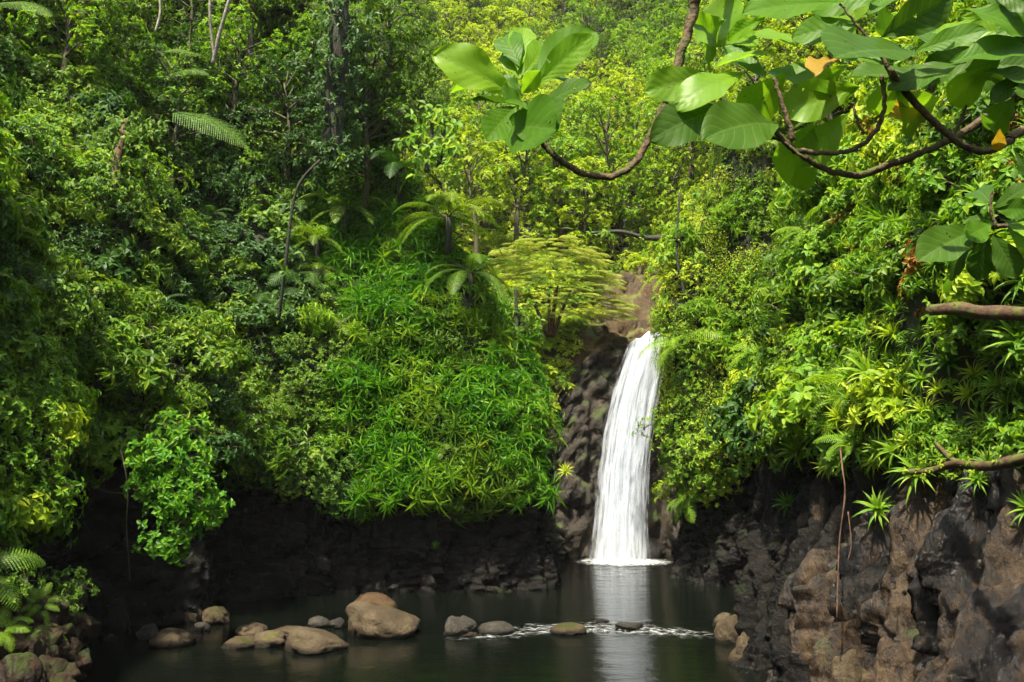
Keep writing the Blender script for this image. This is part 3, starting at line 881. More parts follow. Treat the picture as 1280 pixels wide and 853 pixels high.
# foliage zones from the picture: what grows where, with darker leaves for shade
BULGE = [(385, 260), (400, 190), (440, 150), (500, 190), (545, 260), (600, 350), (650, 440), (690, 530), (715, 600), (715, 680), (460, 680), (440, 600), (400, 520), (430, 400), (400, 330)]
RTUFT = [(1040, 420), (1290, 400), (1290, 620), (1140, 640), (1060, 640), (1000, 560)]
YEDGE = [(-40, 380), (60, 400), (90, 520), (70, 700), (-40, 740)]
def zone(px, py, u, k):
    """returns species list [(species, mat, weight)]"""
    if 15.5 < u < 20.3 and k > 3.5:
        return 'bank'
    if inpoly(px, py, BULGE) and 7 < u < 15: return 'bulge'
    if u <= 14.2:
        if inpoly(px, py, YEDGE): return 'yedge'
        if px > 380 and py < 420: return 'leftback'
        if 190 < px < 400 and 210 < py < 420: return 'leftshade'  # shaded part of the slope, its shade given by dark leaf colours
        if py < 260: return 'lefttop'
        return 'left'
    if 20.3 <= u <= 24: return 'curtain'
    if inpoly(px, py, RTUFT): return 'rtuft'
    return 'right'

def is_foliage(px, py, u, k, p):
    if 17.75 + .3 * noise.noise(p * .6) < u < 19.5 + .3 * noise.noise(p * .7) and k < 6.6:
        return False
    if 12.9 < u < 18.6 and inpoly(px, py, [(676, 540), (688, 500), (716, 462), (722, 415), (752, 385), (768, 350), (780, 330), (850, 330), (850, 760), (676, 760)]): return False
    lo = 3.45 + 0.25 * noise.noise(p * 0.7)
    if u < 4.6: lo = 3.0 + .5 * noise.noise(p * .7)
    if 15.8 < u < 18: lo = 3.9
    if 20 < u < 24.2: lo = 3.1
    if 23.6 < u < 26.2: lo = 3.95 + .3 * noise.noise(p * .8)
    if u > 26.2: lo = 3.55 + .5 * noise.noise(p * .5)
    return k > lo

def candidates(n, seed, views=((0, 0, 0),), margin=60, maxd=None, mind=None):
    r = random.Random(seed)
    for i in range(n):
        px, py = r.uniform(-margin, 1280 + margin), r.uniform(-margin, 853)
        o = views[i % len(views)]
        rr = ray(px, py).normalized()
        loc, nrm, idx, dist = bvh.ray_cast(CAM + Vector(o), rr)
        if loc is None: continue
        if nrm.dot(rr) > 0: nrm = -nrm
        if maxd and dist > maxd: continue
        if mind and dist < mind: continue
        k, u = TK[idx], TU[idx]
        qx, qy = proj(loc)
        if not is_foliage(qx, qy, u, k, loc): continue
        yield loc, nrm, k, u, qx, qy, dist, r

VIEWS = ((0, 0, 0), (0, 0, 0), (-2, 0, .5), (2, 0, .5), (0, 3, 1))

# --- 1. undergrowth carpets (uncountable), one object per material
def carpet(name, label, protos, mat, pts):
    Vs, Fs, b = [], [], 0
    for (p, up, sc, sp, pi) in pts:
        V, Fq = protos[pi % len(protos)]
        q = orient(up, sp).to_matrix()
        A = np.array(q)
        W = (V * sc) @ A.T + np.array(tuple(p))
        Vs.append(W)
        Fs.extend([tuple(k + b for k in f) for f in Fq]); b += len(V)
    me = mesh_np(name, np.concatenate(Vs), Fs, mat)
    return tag(obj(name, me), label, 'undergrowth', kind='stuff')

def small_clump(seed, n=3, nleaf=5, ll=.16, ww=.5, tmpl=BROAD, R=.16):
    r = random.Random(seed); fo = Foliage()
    for k in range(n):
        p = Vector((r.uniform(-R, R), r.uniform(-R, R), r.uniform(.02, .22)))
        whorl(fo, p, Vector((r.gauss(0, .3), r.gauss(0, .3), 1)), r, nleaf, ll, ww)
    return fo.arrays(tmpl)
CL = [small_clump(s) for s in range(101, 107)]
CLL = [small_clump(s, 3, 7, .26, .16, LANCE, .14) for s in range(111, 116)]
SETS = {k: [] for k in ('mid', 'dark', 'lush', 'yellow', 'bright')}
g = Grid(0.5)
for loc, nrm, k, u, px, py, dist, r in candidates(60000, 3, VIEWS, 80, maxd=85):
    sp = 0.24 + 0.0045 * dist
    if dist > 36: sp = .55
    if dist > 52: sp = 1.0
    if not g.ok(loc, sp): continue
    z = zone(px, py, u, k)
    m = {'bank': 'yellow', 'bulge': 'lush', 'yedge': 'bright', 'leftback': r.choice(['mid', 'bright']), 'leftshade': 'dark', 'lefttop': 'mid', 'left': 'mid',
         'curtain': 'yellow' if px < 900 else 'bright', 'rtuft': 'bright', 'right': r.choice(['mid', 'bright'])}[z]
    up = nrm * .8 + Vector((0, 0, .5))
    SETS[m].append((loc, up, r.uniform(.75, 1.25) * (1 if dist < 36 else 1.7 if dist < 52 else 3.0) * (.8 if dist < 16 else 1), r.uniform(0, 6.28), r.randrange(10)))
lb_ = {'mid': 'low mid green undergrowth covering the slopes between the shrubs', 'dark': 'undergrowth coloured dark for the shaded gap of the left slope', 'lush': 'narrow-leaved green ground cover under the grassy bulge',
       'yellow': 'yellow-green ground cover on the sunny bank by the waterfall', 'bright': 'bright green ground cover on the right cliff and left edge'}
for k_, pts in SETS.items():
    if pts: carpet('undergrowth', lb_[k_], CLL if k_ == 'lush' else CL, M[k_], pts)
print('CARPET', {k: len(v) for k, v in SETS.items()})

SPN = {'bush': ('leafy_shrub', 'broad-leaved shrub', 'shrub'), 'small': ('small_leaved_shrub', 'small-leaved shrub', 'shrub'), 'lance': ('narrow_leaved_shrub', 'narrow-leaved shrub', 'shrub'),
       'fern': ('fern', 'arching fern', 'fern'), 'vine': ('hanging_creeper', 'hanging creeper', 'creeper'), 'rosette': ('strap_leaved_plant', 'strap-leaved rosette plant', 'plant')}
def put(sp, mk, loc, nrm, r, sc):
    nm, what, cat = SPN[sp]
    up = nrm * .6 + Vector((0, 0, .75))
    sz = 'large' if sc > 1.1 else 'medium' if sc > .8 else 'small'
    label = f"{side(loc)} {sz} {lab(mk, what, loc)}"
    grp = what + 's on the gorge slopes'
    if sp in ('bush', 'small', 'lance'):
        t = r.choice({'bush': BUSH, 'small': SMALLB, 'lance': LANCEB}[sp])
        return inst(nm, [('foliage', t[0]), ('stems', t[1])], loc - nrm * .15, orient(up, r.uniform(0, 6.28)), sc, label, cat, grp, [M[mk], None])
    if sp == 'fern':
        return inst(nm, [('fronds', r.choice(FERN))], loc + nrm * .1, orient(up, r.uniform(0, 6.28)), sc, label, cat, grp, [M[mk]])
    if sp == 'rosette':
        return inst(nm, [('leaves', r.choice(ROS))], loc + nrm * .12, orient(nrm * .8 + Vector((0, 0, .6)), r.uniform(0, 6.28)), sc, label, cat, grp, [M[mk]])
    if sp == 'vine':
        t = r.choice(VINE)
        a = math.atan2(nrm.x, -nrm.y)
        return inst(nm, [('leaves', t[0]), ('stems', t[1])], loc + nrm * .25, Quaternion((0, 0, 1), a), sc, label, cat, grp, [M[mk], None])

# --- 2. narrow-leaved tufts on the bulge
g = Grid(0.5); nt_ = 0
for loc, nrm, k, u, px, py, dist, r in candidates(40000, 4, VIEWS, 0, maxd=40):
    if zone(px, py, u, k) != 'bulge' or nt_ >= 300: continue
    if not g.ok(loc, 0.39): continue
    nt_ += 1
    if r.random() < .11:
        put(r.choice(['small', 'fern', 'small', 'lance']), r.choice(['mid', 'bright', 'mid']), loc, nrm, r, r.uniform(.4, .65)); continue
    t = r.choice(TUFT)
    up = nrm * .95 + Vector((0, 0, .35))
    mk = ('bright' if noise.noise(loc * .5) + r.uniform(-.15, .15) > .27 else 'mid' if noise.noise(loc * .6 + Vector((9, 0, 0))) + r.uniform(-.1, .1) > .25 else 'lush')
    row = 'crowning' if py < 330 else 'high on' if py < 430 else 'midway down' if py < 530 else 'low on' if py < 600 else 'fringing'
    sec = 'near the waterfall' if px > 620 else 'near the middle' if px > 530 else 'by the dark recess'
    s_ = r.uniform(.65, 1.5)
    inst('grass_tuft', [('foliage', t[0]), ('stems', t[1])], loc, orient(up, r.uniform(0, 6.28)), s_,
         f"{'large' if s_ > 1.2 else 'middling' if s_ > .92 else 'small'} {MATWORD[mk]} narrow-leaved tuft {row} the grassy bulge {sec}", 'tuft', 'narrow-leaved tufts on the grassy bulge', [M[mk], None])
print('TUFTS', nt_)

# --- 3. shrubs, ferns and trees elsewhere
g = Grid(1.0); cnt = {}
MIX = {  # dark entries also deepen the slope shade through leaf colour
    'yedge': [('bush', 'bright', 5), ('bush', 'yellow', 1), ('bush', 'mid', 4), ('small', 'bright', 2)],
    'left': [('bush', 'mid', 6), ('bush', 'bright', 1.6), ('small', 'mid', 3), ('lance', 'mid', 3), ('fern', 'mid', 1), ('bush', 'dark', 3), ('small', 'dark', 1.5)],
    'leftshade': [('bush', 'dark', 5), ('lance', 'dark', 2), ('fern', 'dark', 1), ('bush', 'mid', 2)],
    'lefttop': [('bush', 'mid', 6), ('bush', 'dark', 2), ('bush', 'bright', 2), ('fern', 'bright', 1.2), ('small', 'bright', 2), ('lance', 'mid', 2)],
    'leftback': [('fern', 'mid', 3), ('lance', 'bright', 3), ('small', 'mid', 3), ('bush', 'dark', 1.5), ('fern', 'bright', 2), ('small', 'bright', 2)],
    'bank': [('small', 'yellow', 6), ('small', 'bright', 3), ('fern', 'yellow', 2), ('bush', 'yellow', 2)],
    'curtain': [('vine', 'yellow', 4), ('vine', 'bright', 4), ('small', 'yellow', 4), ('small', 'bright', 4), ('fern', 'bright', 2), ('lance', 'bright', 2), ('small', 'mid', 1)],
    'right': [('bush', 'mid', 4), ('bush', 'dark', 2), ('bush', 'bright', 4), ('lance', 'bright', 3), ('lance', 'mid', 2), ('small', 'mid', 3), ('fern', 'bright', 1), ('small', 'yellow', 2), ('rosette', 'bright', 1.2), ('bush', 'yellow', 1)],
    'rtuft': [('rosette', 'bright', 8), ('rosette', 'yellow', 3), ('rosette', 'mid', 3), ('bush', 'bright', 3), ('bush', 'yellow', 2), ('lance', 'bright', 3), ('fern', 'bright', 1)]}
ALL = []
for loc, nrm, k, u, px, py, dist, r in candidates(36000, 5, VIEWS, 70, maxd=47):
    z = zone(px, py, u, k)
    if z == 'bulge': continue
    mx = MIX[z]
    if z == 'right' and px > 1060 and py < 420: mx = [('bush', 'bright', 4), ('rosette', 'bright', 2), ('lance', 'bright', 3), ('bush', 'mid', 1), ('bush', 'yellow', 2), ('small', 'yellow', 2), ('bush', 'rust', .6)]
    sp, mk = r.choices([(a, b) for a, b, w in mx], [w for a, b, w in mx])[0]
    base = {'bush': 1.0, 'small': .9, 'lance': .95, 'fern': 1.0, 'vine': .75, 'rosette': .6}[sp]
    near = 0.62 if dist < 13 else 0.8 if dist < 18 else 1.0
    sc = r.uniform(.7, 1.2) * near
    if sp == 'vine' and py > 545: sp = 'small'
    if z == 'bank': sc *= .75
    if mk == 'rust': sc *= .55
    if not g.ok(loc, base * sc * (.8 if z != 'curtain' else .75)): continue
    seen = -50 < px < 1330 and -50 < py < 860
    ALL.append((sc / dist * (1 if seen else .2), len(ALL), sp, mk, loc, nrm, sc, seen))
ALL.sort(reverse=True)
REST = {}
for _, i_, sp, mk, loc, nrm, sc, seen in ALL:
    cnt[sp] = cnt.get(sp, 0) + 1
    if cnt[sp] > 295:
        REST.setdefault(mk, []).append((loc - nrm * .15, nrm * .6 + Vector((0, 0, .75)), sc, rnd.uniform(0, 6.28), rnd.randrange(5)))
        continue
    put(sp, mk, loc, nrm, rnd, sc)
for mk, pts in REST.items():
    carpet('distant_shrubbery', MATWORD[mk] + ' shrubbery filling the slopes behind the nearer shrubs', [t[2] for t in BUSH], M[mk], pts)
print('SHRUBS', cnt, {k: len(v) for k, v in REST.items()})

# --- 4. trees: hill beyond the falls and tops of the slopes
g = Grid(2.0); ntree = 0
for loc, nrm, k, u, px, py, dist, r in candidates(9000, 6, VIEWS, 60, mind=30):
    if dist < 44 and not (k > 7.3): continue
    if 16.8 < u < 20 and dist < 45: continue
    if not g.ok(loc, 2.0 if dist < 60 else 2.5): continue
    ntree += 1
    if ntree > 298: break
    t = r.choice(TREE)
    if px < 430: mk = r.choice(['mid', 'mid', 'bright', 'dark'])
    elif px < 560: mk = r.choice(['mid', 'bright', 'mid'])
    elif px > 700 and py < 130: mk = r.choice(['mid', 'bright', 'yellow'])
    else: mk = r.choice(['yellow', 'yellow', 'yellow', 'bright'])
    sc = r.uniform(.55, 1.0) * (.75 if dist < 45 else 1.0)
    size = 'tall' if sc > .7 else 'low'
    inst('jungle_tree', [('crown', t[0]), ('trunk', t[1])], loc, orient(Vector((0, 0, 1)) + rv(r, .05), r.uniform(0, 6.28)), sc,
         f"{side(loc)} {size} {lab(mk, 'bushy tree', loc)}", 'tree', 'bushy trees on the hill', [M[mk], None])
print('TREES', ntree)

# ------------------------------------------------------------------ waterfall
def falls_mat(name, dens, seed):
    m, nt, out = newmat(name)
    tc = N(nt, 'UVMap')
    mp = N(nt, 'Mapping'); mp.inputs['Scale'].default_value = (10, .8, 1); mp.inputs['Location'].default_value = (seed, seed * .7, 0)
    L(nt, tc.outputs['UV'], mp.inputs['Vector'])
    n = N(nt, 'TexNoise'); n.inputs['Scale'].default_value = 2.0; n.inputs['Detail'].default_value = 7; n.inputs['Roughness'].default_value = .62
    L(nt, mp.outputs[0], n.inputs['Vector'])
    sx = N(nt, 'SeparateXYZ'); L(nt, tc.outputs['UV'], sx.inputs[0])
    # edge thinning: 1-|2u-1|^3
    a = N(nt, 'Math', operation='MULTIPLY_ADD'); a.inputs[1].default_value = 2; a.inputs[2].default_value = -1
    L(nt, sx.outputs['X'], a.inputs[0])
    b = N(nt, 'Math', operation='ABSOLUTE'); L(nt, a.outputs[0], b.inputs[0])
    c = N(nt, 'Math', operation='POWER'); c.inputs[1].default_value = 4; L(nt, b.outputs[0], c.inputs[0])
    e = N(nt, 'Math', operation='MULTIPLY_ADD'); e.inputs[1].default_value = -.34; e.inputs[2].default_value = dens
    L(nt, c.outputs[0], e.inputs[0])
    f = N(nt, 'Math', operation='ADD'); L(nt, n.outputs['Fac'], f.inputs[0]); L(nt, e.outputs[0], f.inputs[1])
    mr = N(nt, 'MapRange'); mr.inputs['From Min'].default_value = .38; mr.inputs['From Max'].default_value = .78
    L(nt, f.outputs[0], mr.inputs[0])
    d = N(nt, 'BsdfPrincipled'); d.inputs['Base Color'].default_value = (.76, .83, .92, 1); d.inputs['Roughness'].default_value = .5
    tl_ = N(nt, 'BsdfTranslucent'); tl_.inputs['Color'].default_value = (.85, .88, .9, 1)
    mx = N(nt, 'MixShader'); mx.inputs[0].default_value = .4; L(nt, d.outputs[0], mx.inputs[1]); L(nt, tl_.outputs[0], mx.inputs[2])
    tr_ = N(nt, 'BsdfTransparent')
    m2 = N(nt, 'MixShader'); L(nt, mr.outputs[0], m2.inputs[0]); L(nt, tr_.outputs[0], m2.inputs[1]); L(nt, mx.outputs[0], m2.inputs[2])
    L(nt, m2.outputs[0], out.inputs['Surface'])
    return m

LE = [(786, 418), (780, 440), (764, 488), (753, 539), (746, 589), (741, 640), (736, 700)]
RE = [(834, 418), (832, 440), (826, 488), (819, 539), (812, 589), (811, 640), (813, 700)]
wf = empty('waterfall', at(775, 700, 36.0))
tag(wf, 'tall white waterfall dropping off the brown rock ledge into the pool', 'waterfall')
def fall_sheet(layer, dens, dy, shrink=0.0):
    nu_, nv_ = 60, 140
    V, Fs, UV = [], [], []
    for j in range(nv_ + 1):
        t = j / nv_
        f = t * (len(LE) - 1); i = min(int(f), len(LE) - 2); q = f - i
        lx = LE[i][0] * (1 - q) + LE[i + 1][0] * q; ly = LE[i][1] * (1 - q) + LE[i + 1][1] * q
        rx = RE[i][0] * (1 - q) + RE[i + 1][0] * q
        Yd = 37.3 - 1.5 * math.sqrt(t) + dy
        A = at(lx, ly, Yd); B = at(rx, ly, Yd)
        for k in range(nu_ + 1):
            s = k / nu_
            s2 = s + .012 * math.sin(t * 9 + layer)
            p = A.lerp(B, s2 * (1 - 2 * shrink) + shrink)
            bul = .22 * math.sin(math.pi * s)
            p = p + Vector((0, -bul + .16 * noise.noise(Vector((s * 9, t * 1.6, layer * 3))) + .05 * noise.noise(Vector((s * 28, t * 5, layer))), 0))
            p.z += (.30 * noise.noise(Vector((s * 5, 3, 1))) - .45 * (2 * s - 1) ** 2 * (s < .5)) * math.exp(-t * 22)
            V.append(tuple(p - wf.location)); UV.append((s, t * 4))
    w = nu_ + 1
    for j in range(nv_):
        for k in range(nu_):
            q = j * w + k; Fs.append((q, q + 1, q + w + 1, q + w))
    obj('falling_water', mesh_np('falling_water', V, Fs, falls_mat('falling_water', dens, layer * 3.7), smooth=True, uv=UV), wf)
fall_sheet(0, .20, 0.12)
fall_sheet(1, .05, 0.0, .02)
fall_sheet(2, -.03, -.14, .03)

def foam_mat(name, lo, hi, sc, sy=1.0):
    m, nt, out = newmat(name)
    geo = N(nt, 'NewGeometry')
    mp = N(nt, 'Mapping'); mp.inputs['Scale'].default_value = (1, sy, 1); L(nt, geo.outputs['Position'], mp.inputs['Vector'])
    n = N(nt, 'TexNoise'); n.inputs['Scale'].default_value = sc; n.inputs['Detail'].default_value = 8; n.inputs['Roughness'].default_value = .7
    L(nt, mp.outputs[0], n.inputs['Vector'])
    uv = N(nt, 'UVMap'); sx = N(nt, 'SeparateXYZ'); L(nt, uv.outputs['UV'], sx.inputs[0])
    ad = N(nt, 'Math', operation='MULTIPLY_ADD'); ad.inputs[1].default_value = -.35
    L(nt, sx.outputs['Y'], ad.inputs[0]); L(nt, n.outputs['Fac'], ad.inputs[2])
    mr = N(nt, 'MapRange'); mr.inputs['From Min'].default_value = lo; mr.inputs['From Max'].default_value = hi; L(nt, ad.outputs[0], mr.inputs[0])
    d = N(nt, 'BsdfPrincipled'); d.inputs['Base Color'].default_value = (.8, .84, .84, 1); d.inputs['Roughness'].default_value = .4
    tr_ = N(nt, 'BsdfTransparent'); m2 = N(nt, 'MixShader'); L(nt, mr.outputs[0], m2.inputs[0]); L(nt, tr_.outputs[0], m2.inputs[1]); L(nt, d.outputs[0], m2.inputs[2])
    L(nt, m2.outputs[0], out.inputs['Surface'])
    return m

# foam apron where the water lands: low mounded sheet
V, Fs, UV = [], [], []
fc = at(773, 699, 35.8) ; fc.z = 0
nr, na = 24, 72
for j in range(nr + 1):
    for k in range(na):
        a = 6.2832 * k / na; q = j / nr
        rx_, ry_ = 1.75 * q, 1.5 * q
        x = fc.x + .15 + rx_ * math.cos(a); y = fc.y - .2 + ry_ * math.sin(a)
        h = .03 + .10 * math.exp(-(q * 2.6) ** 2) + .05 * (1 - q) * noise.fractal(Vector((x * 3, y * 3, 1)), .8, 2, 3)
        V.append((x, y, max(h, .012))); UV.append((k / na, q ** 2))
for j in range(nr):
    for k in range(na):
        k2 = (k + 1) % na
        Fs.append((j * na + k, j * na + k2, (j + 1) * na + k2, (j + 1) * na + k))
o = obj('foam', mesh_np('foam', V, Fs, foam_mat('foam_at_foot', .20, .52, 5), smooth=True, uv=UV))
tag(o, 'white foam where the waterfall hits the pool', 'foam', kind='stuff')
# broken water over the shallow bar: foam, plus sky glints painted white
V, Fs, UV = [], [], []
nxr, nyr = 160, 30
for j in range(nyr + 1):
    for i in range(nxr + 1):
        x = -2.2 + 7.0 * i / nxr; y = 20.6 + 3.2 * j / nyr
        w, _ = riffle(x, y)
        h = 0.05 * w * noise.fractal(Vector((x * 3.2, y * 4.5, 0)), 0.8, 2, 3) + 0.006 * noise.noise(Vector((x * 1.2, y * 2.0, 2))) + .006
        V.append((x, y, h)); UV.append((x, 1 - min(1, w * 1.2)))
for j in range(nyr):
    for i in range(nxr):
        q = j * (nxr + 1) + i; Fs.append((q, q + 1, q + nxr + 2, q + nxr + 1))
o = obj('foam', mesh_np('foam', V, Fs, foam_mat('foam_and_sky_glints', .47, .86, 3.6, 3.0), smooth=True, uv=UV))
tag(o, 'thin foam and painted white sky glints over the shallow bar between the boulders', 'foam', kind='stuff')

# ------------------------------------------------------------------ boulders
def rock(px0, px1, pyt, pyb, mat, label, seed, name='boulder', Yd=None, depth=1.0, sink=.35, group=None, shape=None, lump=.22, cell=.35, subdiv=4, cat='boulder', zb=0.0, tilt=0):
    """boulder from its picture box: base on the water (or at height zb)"""
    import bmesh
    pxc = (px0 + px1) / 2
    if zb == 0: pyt += (pyb - pyt) * .10
    if Yd is None:
        r = ray(pxc, pyb); Yd = (r * ((zb - CAMZ) / r.z)).y
    c = at(pxc, pyb, Yd)
    w = (px1 - px0) / F * Yd; h = (pyb - pyt) / F * Yd
    bm = bmesh.new()
    bmesh.ops.create_icosphere(bm, subdivisions=subdiv, radius=1)
    sv = Vector((seed * 7.3, seed * 1.7, seed * 3.1))
    for v in bm.verts:
        p = v.co.copy()
        n1 = noise.noise(p * 1.1 + sv) * lump * 1.3 + noise.noise(p * 2.6 + sv) * lump * .45
        n2 = facet(p * 1.15 + sv) * cell * .55
        n3 = .03 * noise.fractal(p * 5 + sv, .7, 2, 4)
        q = p * (1 + n1 + n2 + n3)
        if shape: q = shape(q)
        v.co = q
    zs = [v.co.z for v in bm.verts]; xs = [v.co.x for v in bm.verts]
    zmin, zmax, x0, x1 = min(zs), max(zs), min(xs), max(xs)
    H = h / (1 - sink)
    for v in bm.verts:
        v.co.x = (v.co.x - (x0 + x1) / 2) / (x1 - x0) * w
        v.co.y = v.co.y * w * .5 * depth
        v.co.z = (v.co.z - zmin) / (zmax - zmin) * H - H * sink
    me = bpy.data.meshes.new(name); bm.to_mesh(me); bm.free()
    me.polygons.foreach_set('use_smooth', np.ones(len(me.polygons), dtype=bool))
    me.materials.append(M[mat])
    o = obj(name, me); o.location = (c.x, Yd + w * .25 * depth, zb)
    o.rotation_euler = (0, tilt, 0)
    tag(o, label, cat, group)
    return o
def wedge(q):
    q = q.copy(); q.z *= (1.0 - .45 * q.x) if q.x > -1.2 else 1
    return q
BG = 'boulders in the pool'
rock(428, 521, 752, 797, 'boulder', 'large tan boulder with a sloping right side in front of the orange boulder', 1, shape=wedge, lump=.12, group=BG)
rock(437, 494, 747, 780, 'boulder_o', 'rounded orange-brown boulder behind the large tan boulder', 2, lump=.1, cell=.1, Yd=24.0, group=BG)
rock(554, 598, 770, 795, 'boulder_g', 'upright grey boulder at the start of the riffle', 3, group=BG)
rock(596, 644, 778, 793, 'boulder_g', 'low flat grey rock right of the upright grey boulder', 4, group=BG, lump=.1, cell=.15)
rock(571, 598, 789, 796, 'boulder', 'little wet brown rock in front of the upright grey boulder', 5, group=BG, lump=.1)
rock(688, 734, 780, 793, 'boulder_m', 'flat brown rock awash in the middle of the riffle', 6, group=BG, lump=.1, cell=.1)
rock(770, 806, 779, 787, 'boulder_g', 'thin dark rock under the reflection of the waterfall', 7, group=BG, lump=.2)
rock(745, 762, 774, 779, 'boulder_g', 'tiny dark rock left of the thin dark rock', 8, group=BG)
rock(352, 432, 787, 815, 'boulder', 'broad grey-brown boulder in front of the large tan boulder', 9, group=BG, lump=.14, cell=.2, shape=wedge)
rock(291, 335, 779, 800, 'boulder_m', 'mossy brown boulder left of the broad grey-brown boulder', 10, group=BG, lump=.12)
rock(312, 356, 789, 809, 'boulder', 'low brown rock in front of the mossy brown boulder', 11, group=BG, lump=.15)
rock(338, 386, 785, 799, 'boulder', 'flat brown rock behind the broad grey-brown boulder', 12, group=BG, lump=.12)
rock(384, 413, 770, 785, 'boulder_g', 'pale grey rock left of the large tan boulder', 13, group=BG, lump=.12)
rock(410, 430, 772, 786, 'boulder_g', 'small grey rock touching the large tan boulder', 14, group=BG, lump=.12)
rock(276, 322, 797, 810, 'boulder_m', 'flat wet rock at the left end of the boulder bar', 15, group=BG, lump=.1)
rock(184, 238, 788, 808, 'boulder', 'smooth brown boulder standing alone below the cave', 16, group=BG, lump=.12, cell=.15)
rock(128, 145, 793, 802, 'boulder_g', 'tiny pale rock near the left bank', 17, group=BG)
CG = 'boulders at the foot of the left cliff'
rock(190, 224, 748, 780, 'rock_dark', 'shade-darkened block leaning on the cave wall', 18, group=CG, cell=.6)  # stands in shade; the black material puts that shade into its colour
rock(218, 252, 756, 779, 'boulder_m', 'mossy rounded boulder at the cave mouth', 19, group=CG, lump=.12)
rock(248, 285, 757, 781, 'boulder_m', 'brown block beside the mossy rounded boulder', 20, group=CG, cell=.5)  # darker material chosen to colour in the cave shade
rock(168, 198, 780, 799, 'boulder_g', 'grey wedge of rock left of the smooth brown boulder', 21, group=CG, cell=.5)
rock(84, 112, 778, 803, 'boulder_g', 'grey rock beside the reddish rocks of the left bank', 22, group=CG)
rock(240, 262, 778, 788, 'boulder_g', 'small flat rock before the brown block', 23, group=CG)
rock(120, 158, 745, 795, 'rock_dark', 'black rounded boulder under the cave wall', 24, group=CG)
RG = 'boulders at the foot of the right cliff'
rock(893, 924, 766, 784, 'boulder', 'small brown boulder behind the pale one by the right cliff', 25, group=RG, lump=.12)
rock(895, 942, 768, 804, 'boulder', 'pale tan boulder at the corner of the right cliff', 26, group=RG, lump=.12)
rock(914, 956, 790, 832, 'boulder', 'brown boulder against the black rock of the right cliff', 27, group=RG, cell=.5)
rock(1040, 1092, 790, 868, 'boulder', 'upright brown boulder at the bottom of the fluted cliff', 28, group=RG, cell=.6, Yd=14.2, zb=.3)
rock(1096, 1150, 812, 870, 'rock_col', 'wet grey boulder right of the upright brown boulder', 29, group=RG, cell=.6, Yd=13.2, zb=.4)
rock(880, 905, 690, 722, 'boulder_g', 'grey boulder inside the dark recess', 30, group=RG, cell=.5)
rock(905, 930, 700, 728, 'rock_dark', 'black boulder at the edge of the dark recess', 31, group=RG, cell=.5)
rock(856, 884, 700, 724, 'rock_dark', 'black boulder at the foot of the hanging creepers', 32, group=RG, cell=.5)
LG = 'reddish rocks of the near left bank'
for i, (x0, x1, y0, y1, Y_, w_) in enumerate([
        (-20, 34, 738, 800, 15.6, 'upper left block'), (24, 62, 752, 800, 16.2, 'block with a mossy crown'), (52, 92, 750, 815, 16.9, 'tall pale-topped block'),
        (-12, 22, 790, 860, 14.8, 'lowest block at the picture corner'), (16, 56, 800, 850, 15.4, 'middle block of the pile'), (48, 84, 812, 858, 16.0, 'block at the water edge'),
        (30, 60, 780, 818, 15.9, 'small wedged block'), (-15, 20, 835, 890, 14.2, 'rounded block at the bottom'), (22, 70, 842, 900, 14.6, 'broad block half out of view')]):
    zb_ = at((x0 + x1) / 2, y1, Y_).z
    rock(x0 - 16, x1 + 16, y0 + 4, y1 + 16, 'boulder_r', f"reddish-brown {w_} on the near left bank", 40 + i, group=LG, Yd=Y_, zb=zb_, cell=1.1, lump=.16, sink=.2, depth=1.1)
BANKP = [(8, 742, 15.2, .55), (48, 756, 16.0, .45), (72, 768, 16.6, .35), (30, 800, 15.4, .35), (60, 806, 15.8, .3), (2, 790, 14.8, .45), (84, 745, 17, .5), (20, 838, 14.6, .3)]

# ------------------------------------------------------------------ near big-leaved tree
def bigleaf(seed, wratio=.5):
    r = random.Random(seed)
    NL, NW = 34, 12
    V, Fs, UV = [], [], []
    cup = r.uniform(.05, .16); curl = r.uniform(.1, .5); tw = r.uniform(-.25, .25); wav = r.uniform(.012, .03)
    ph = r.uniform(0, 6)
    y = z = 0.0; py_, pz_ = 0, 0
    for j in range(NL + 1):
        t = j / NL
        w = (math.sin(math.pi * min(1, t) ** 1.25) ** .72) * (.55 + .55 * t) if t > 0 else 0
        w = wratio * .5 * w * 1.05
        if t < .06: w *= t / .06 * .7 + .12
        if j:
            a = curl * t * t * 1.6 - .12
            y += math.cos(a) / NL; z -= math.sin(a) / NL
        for i in range(NW + 1):
            s = i / NW * 2 - 1
            vein = abs(((t - .22 * abs(s)) * 9) % 1 - .5)
            x = s * w * (1 + .03 * math.sin(t * 23 + ph * s))
            zz = z + cup * abs(s) ** 1.3 * w * 2 + wav * math.sin(t * 15 + ph + s * 2) * abs(s) ** 2 + .006 * (vein - .25) * (1 - abs(s) ** 3) - (.006 if abs(s) < .01 else 0)
            xr = x * math.cos(tw * t) - (zz - z) * math.sin(tw * t); zr = z + x * math.sin(tw * t) + (zz - z) * math.cos(tw * t)
            V.append((xr, y, zr)); UV.append((s, t))
    wN = NW + 1
    for j in range(NL):
        for i in range(NW):
            q = j * wN + i; Fs.append((q, q + 1, q + wN + 1, q + wN))
    return V, Fs, UV
BL = {}
for k_, wr in (('wide', .55), ('mid', .5), ('slim', .4)):
    for s_ in range(3):
        V, Fs, UV = bigleaf(200 + s_ * 7 + hash(len(k_)) % 5, wr)
        for mk in ('big', 'bigdark', 'bigpale', 'bigwither'):
            BL[(k_, s_, mk)] = mesh_np('leaf', V, Fs, M[mk], smooth=True, uv=UV)

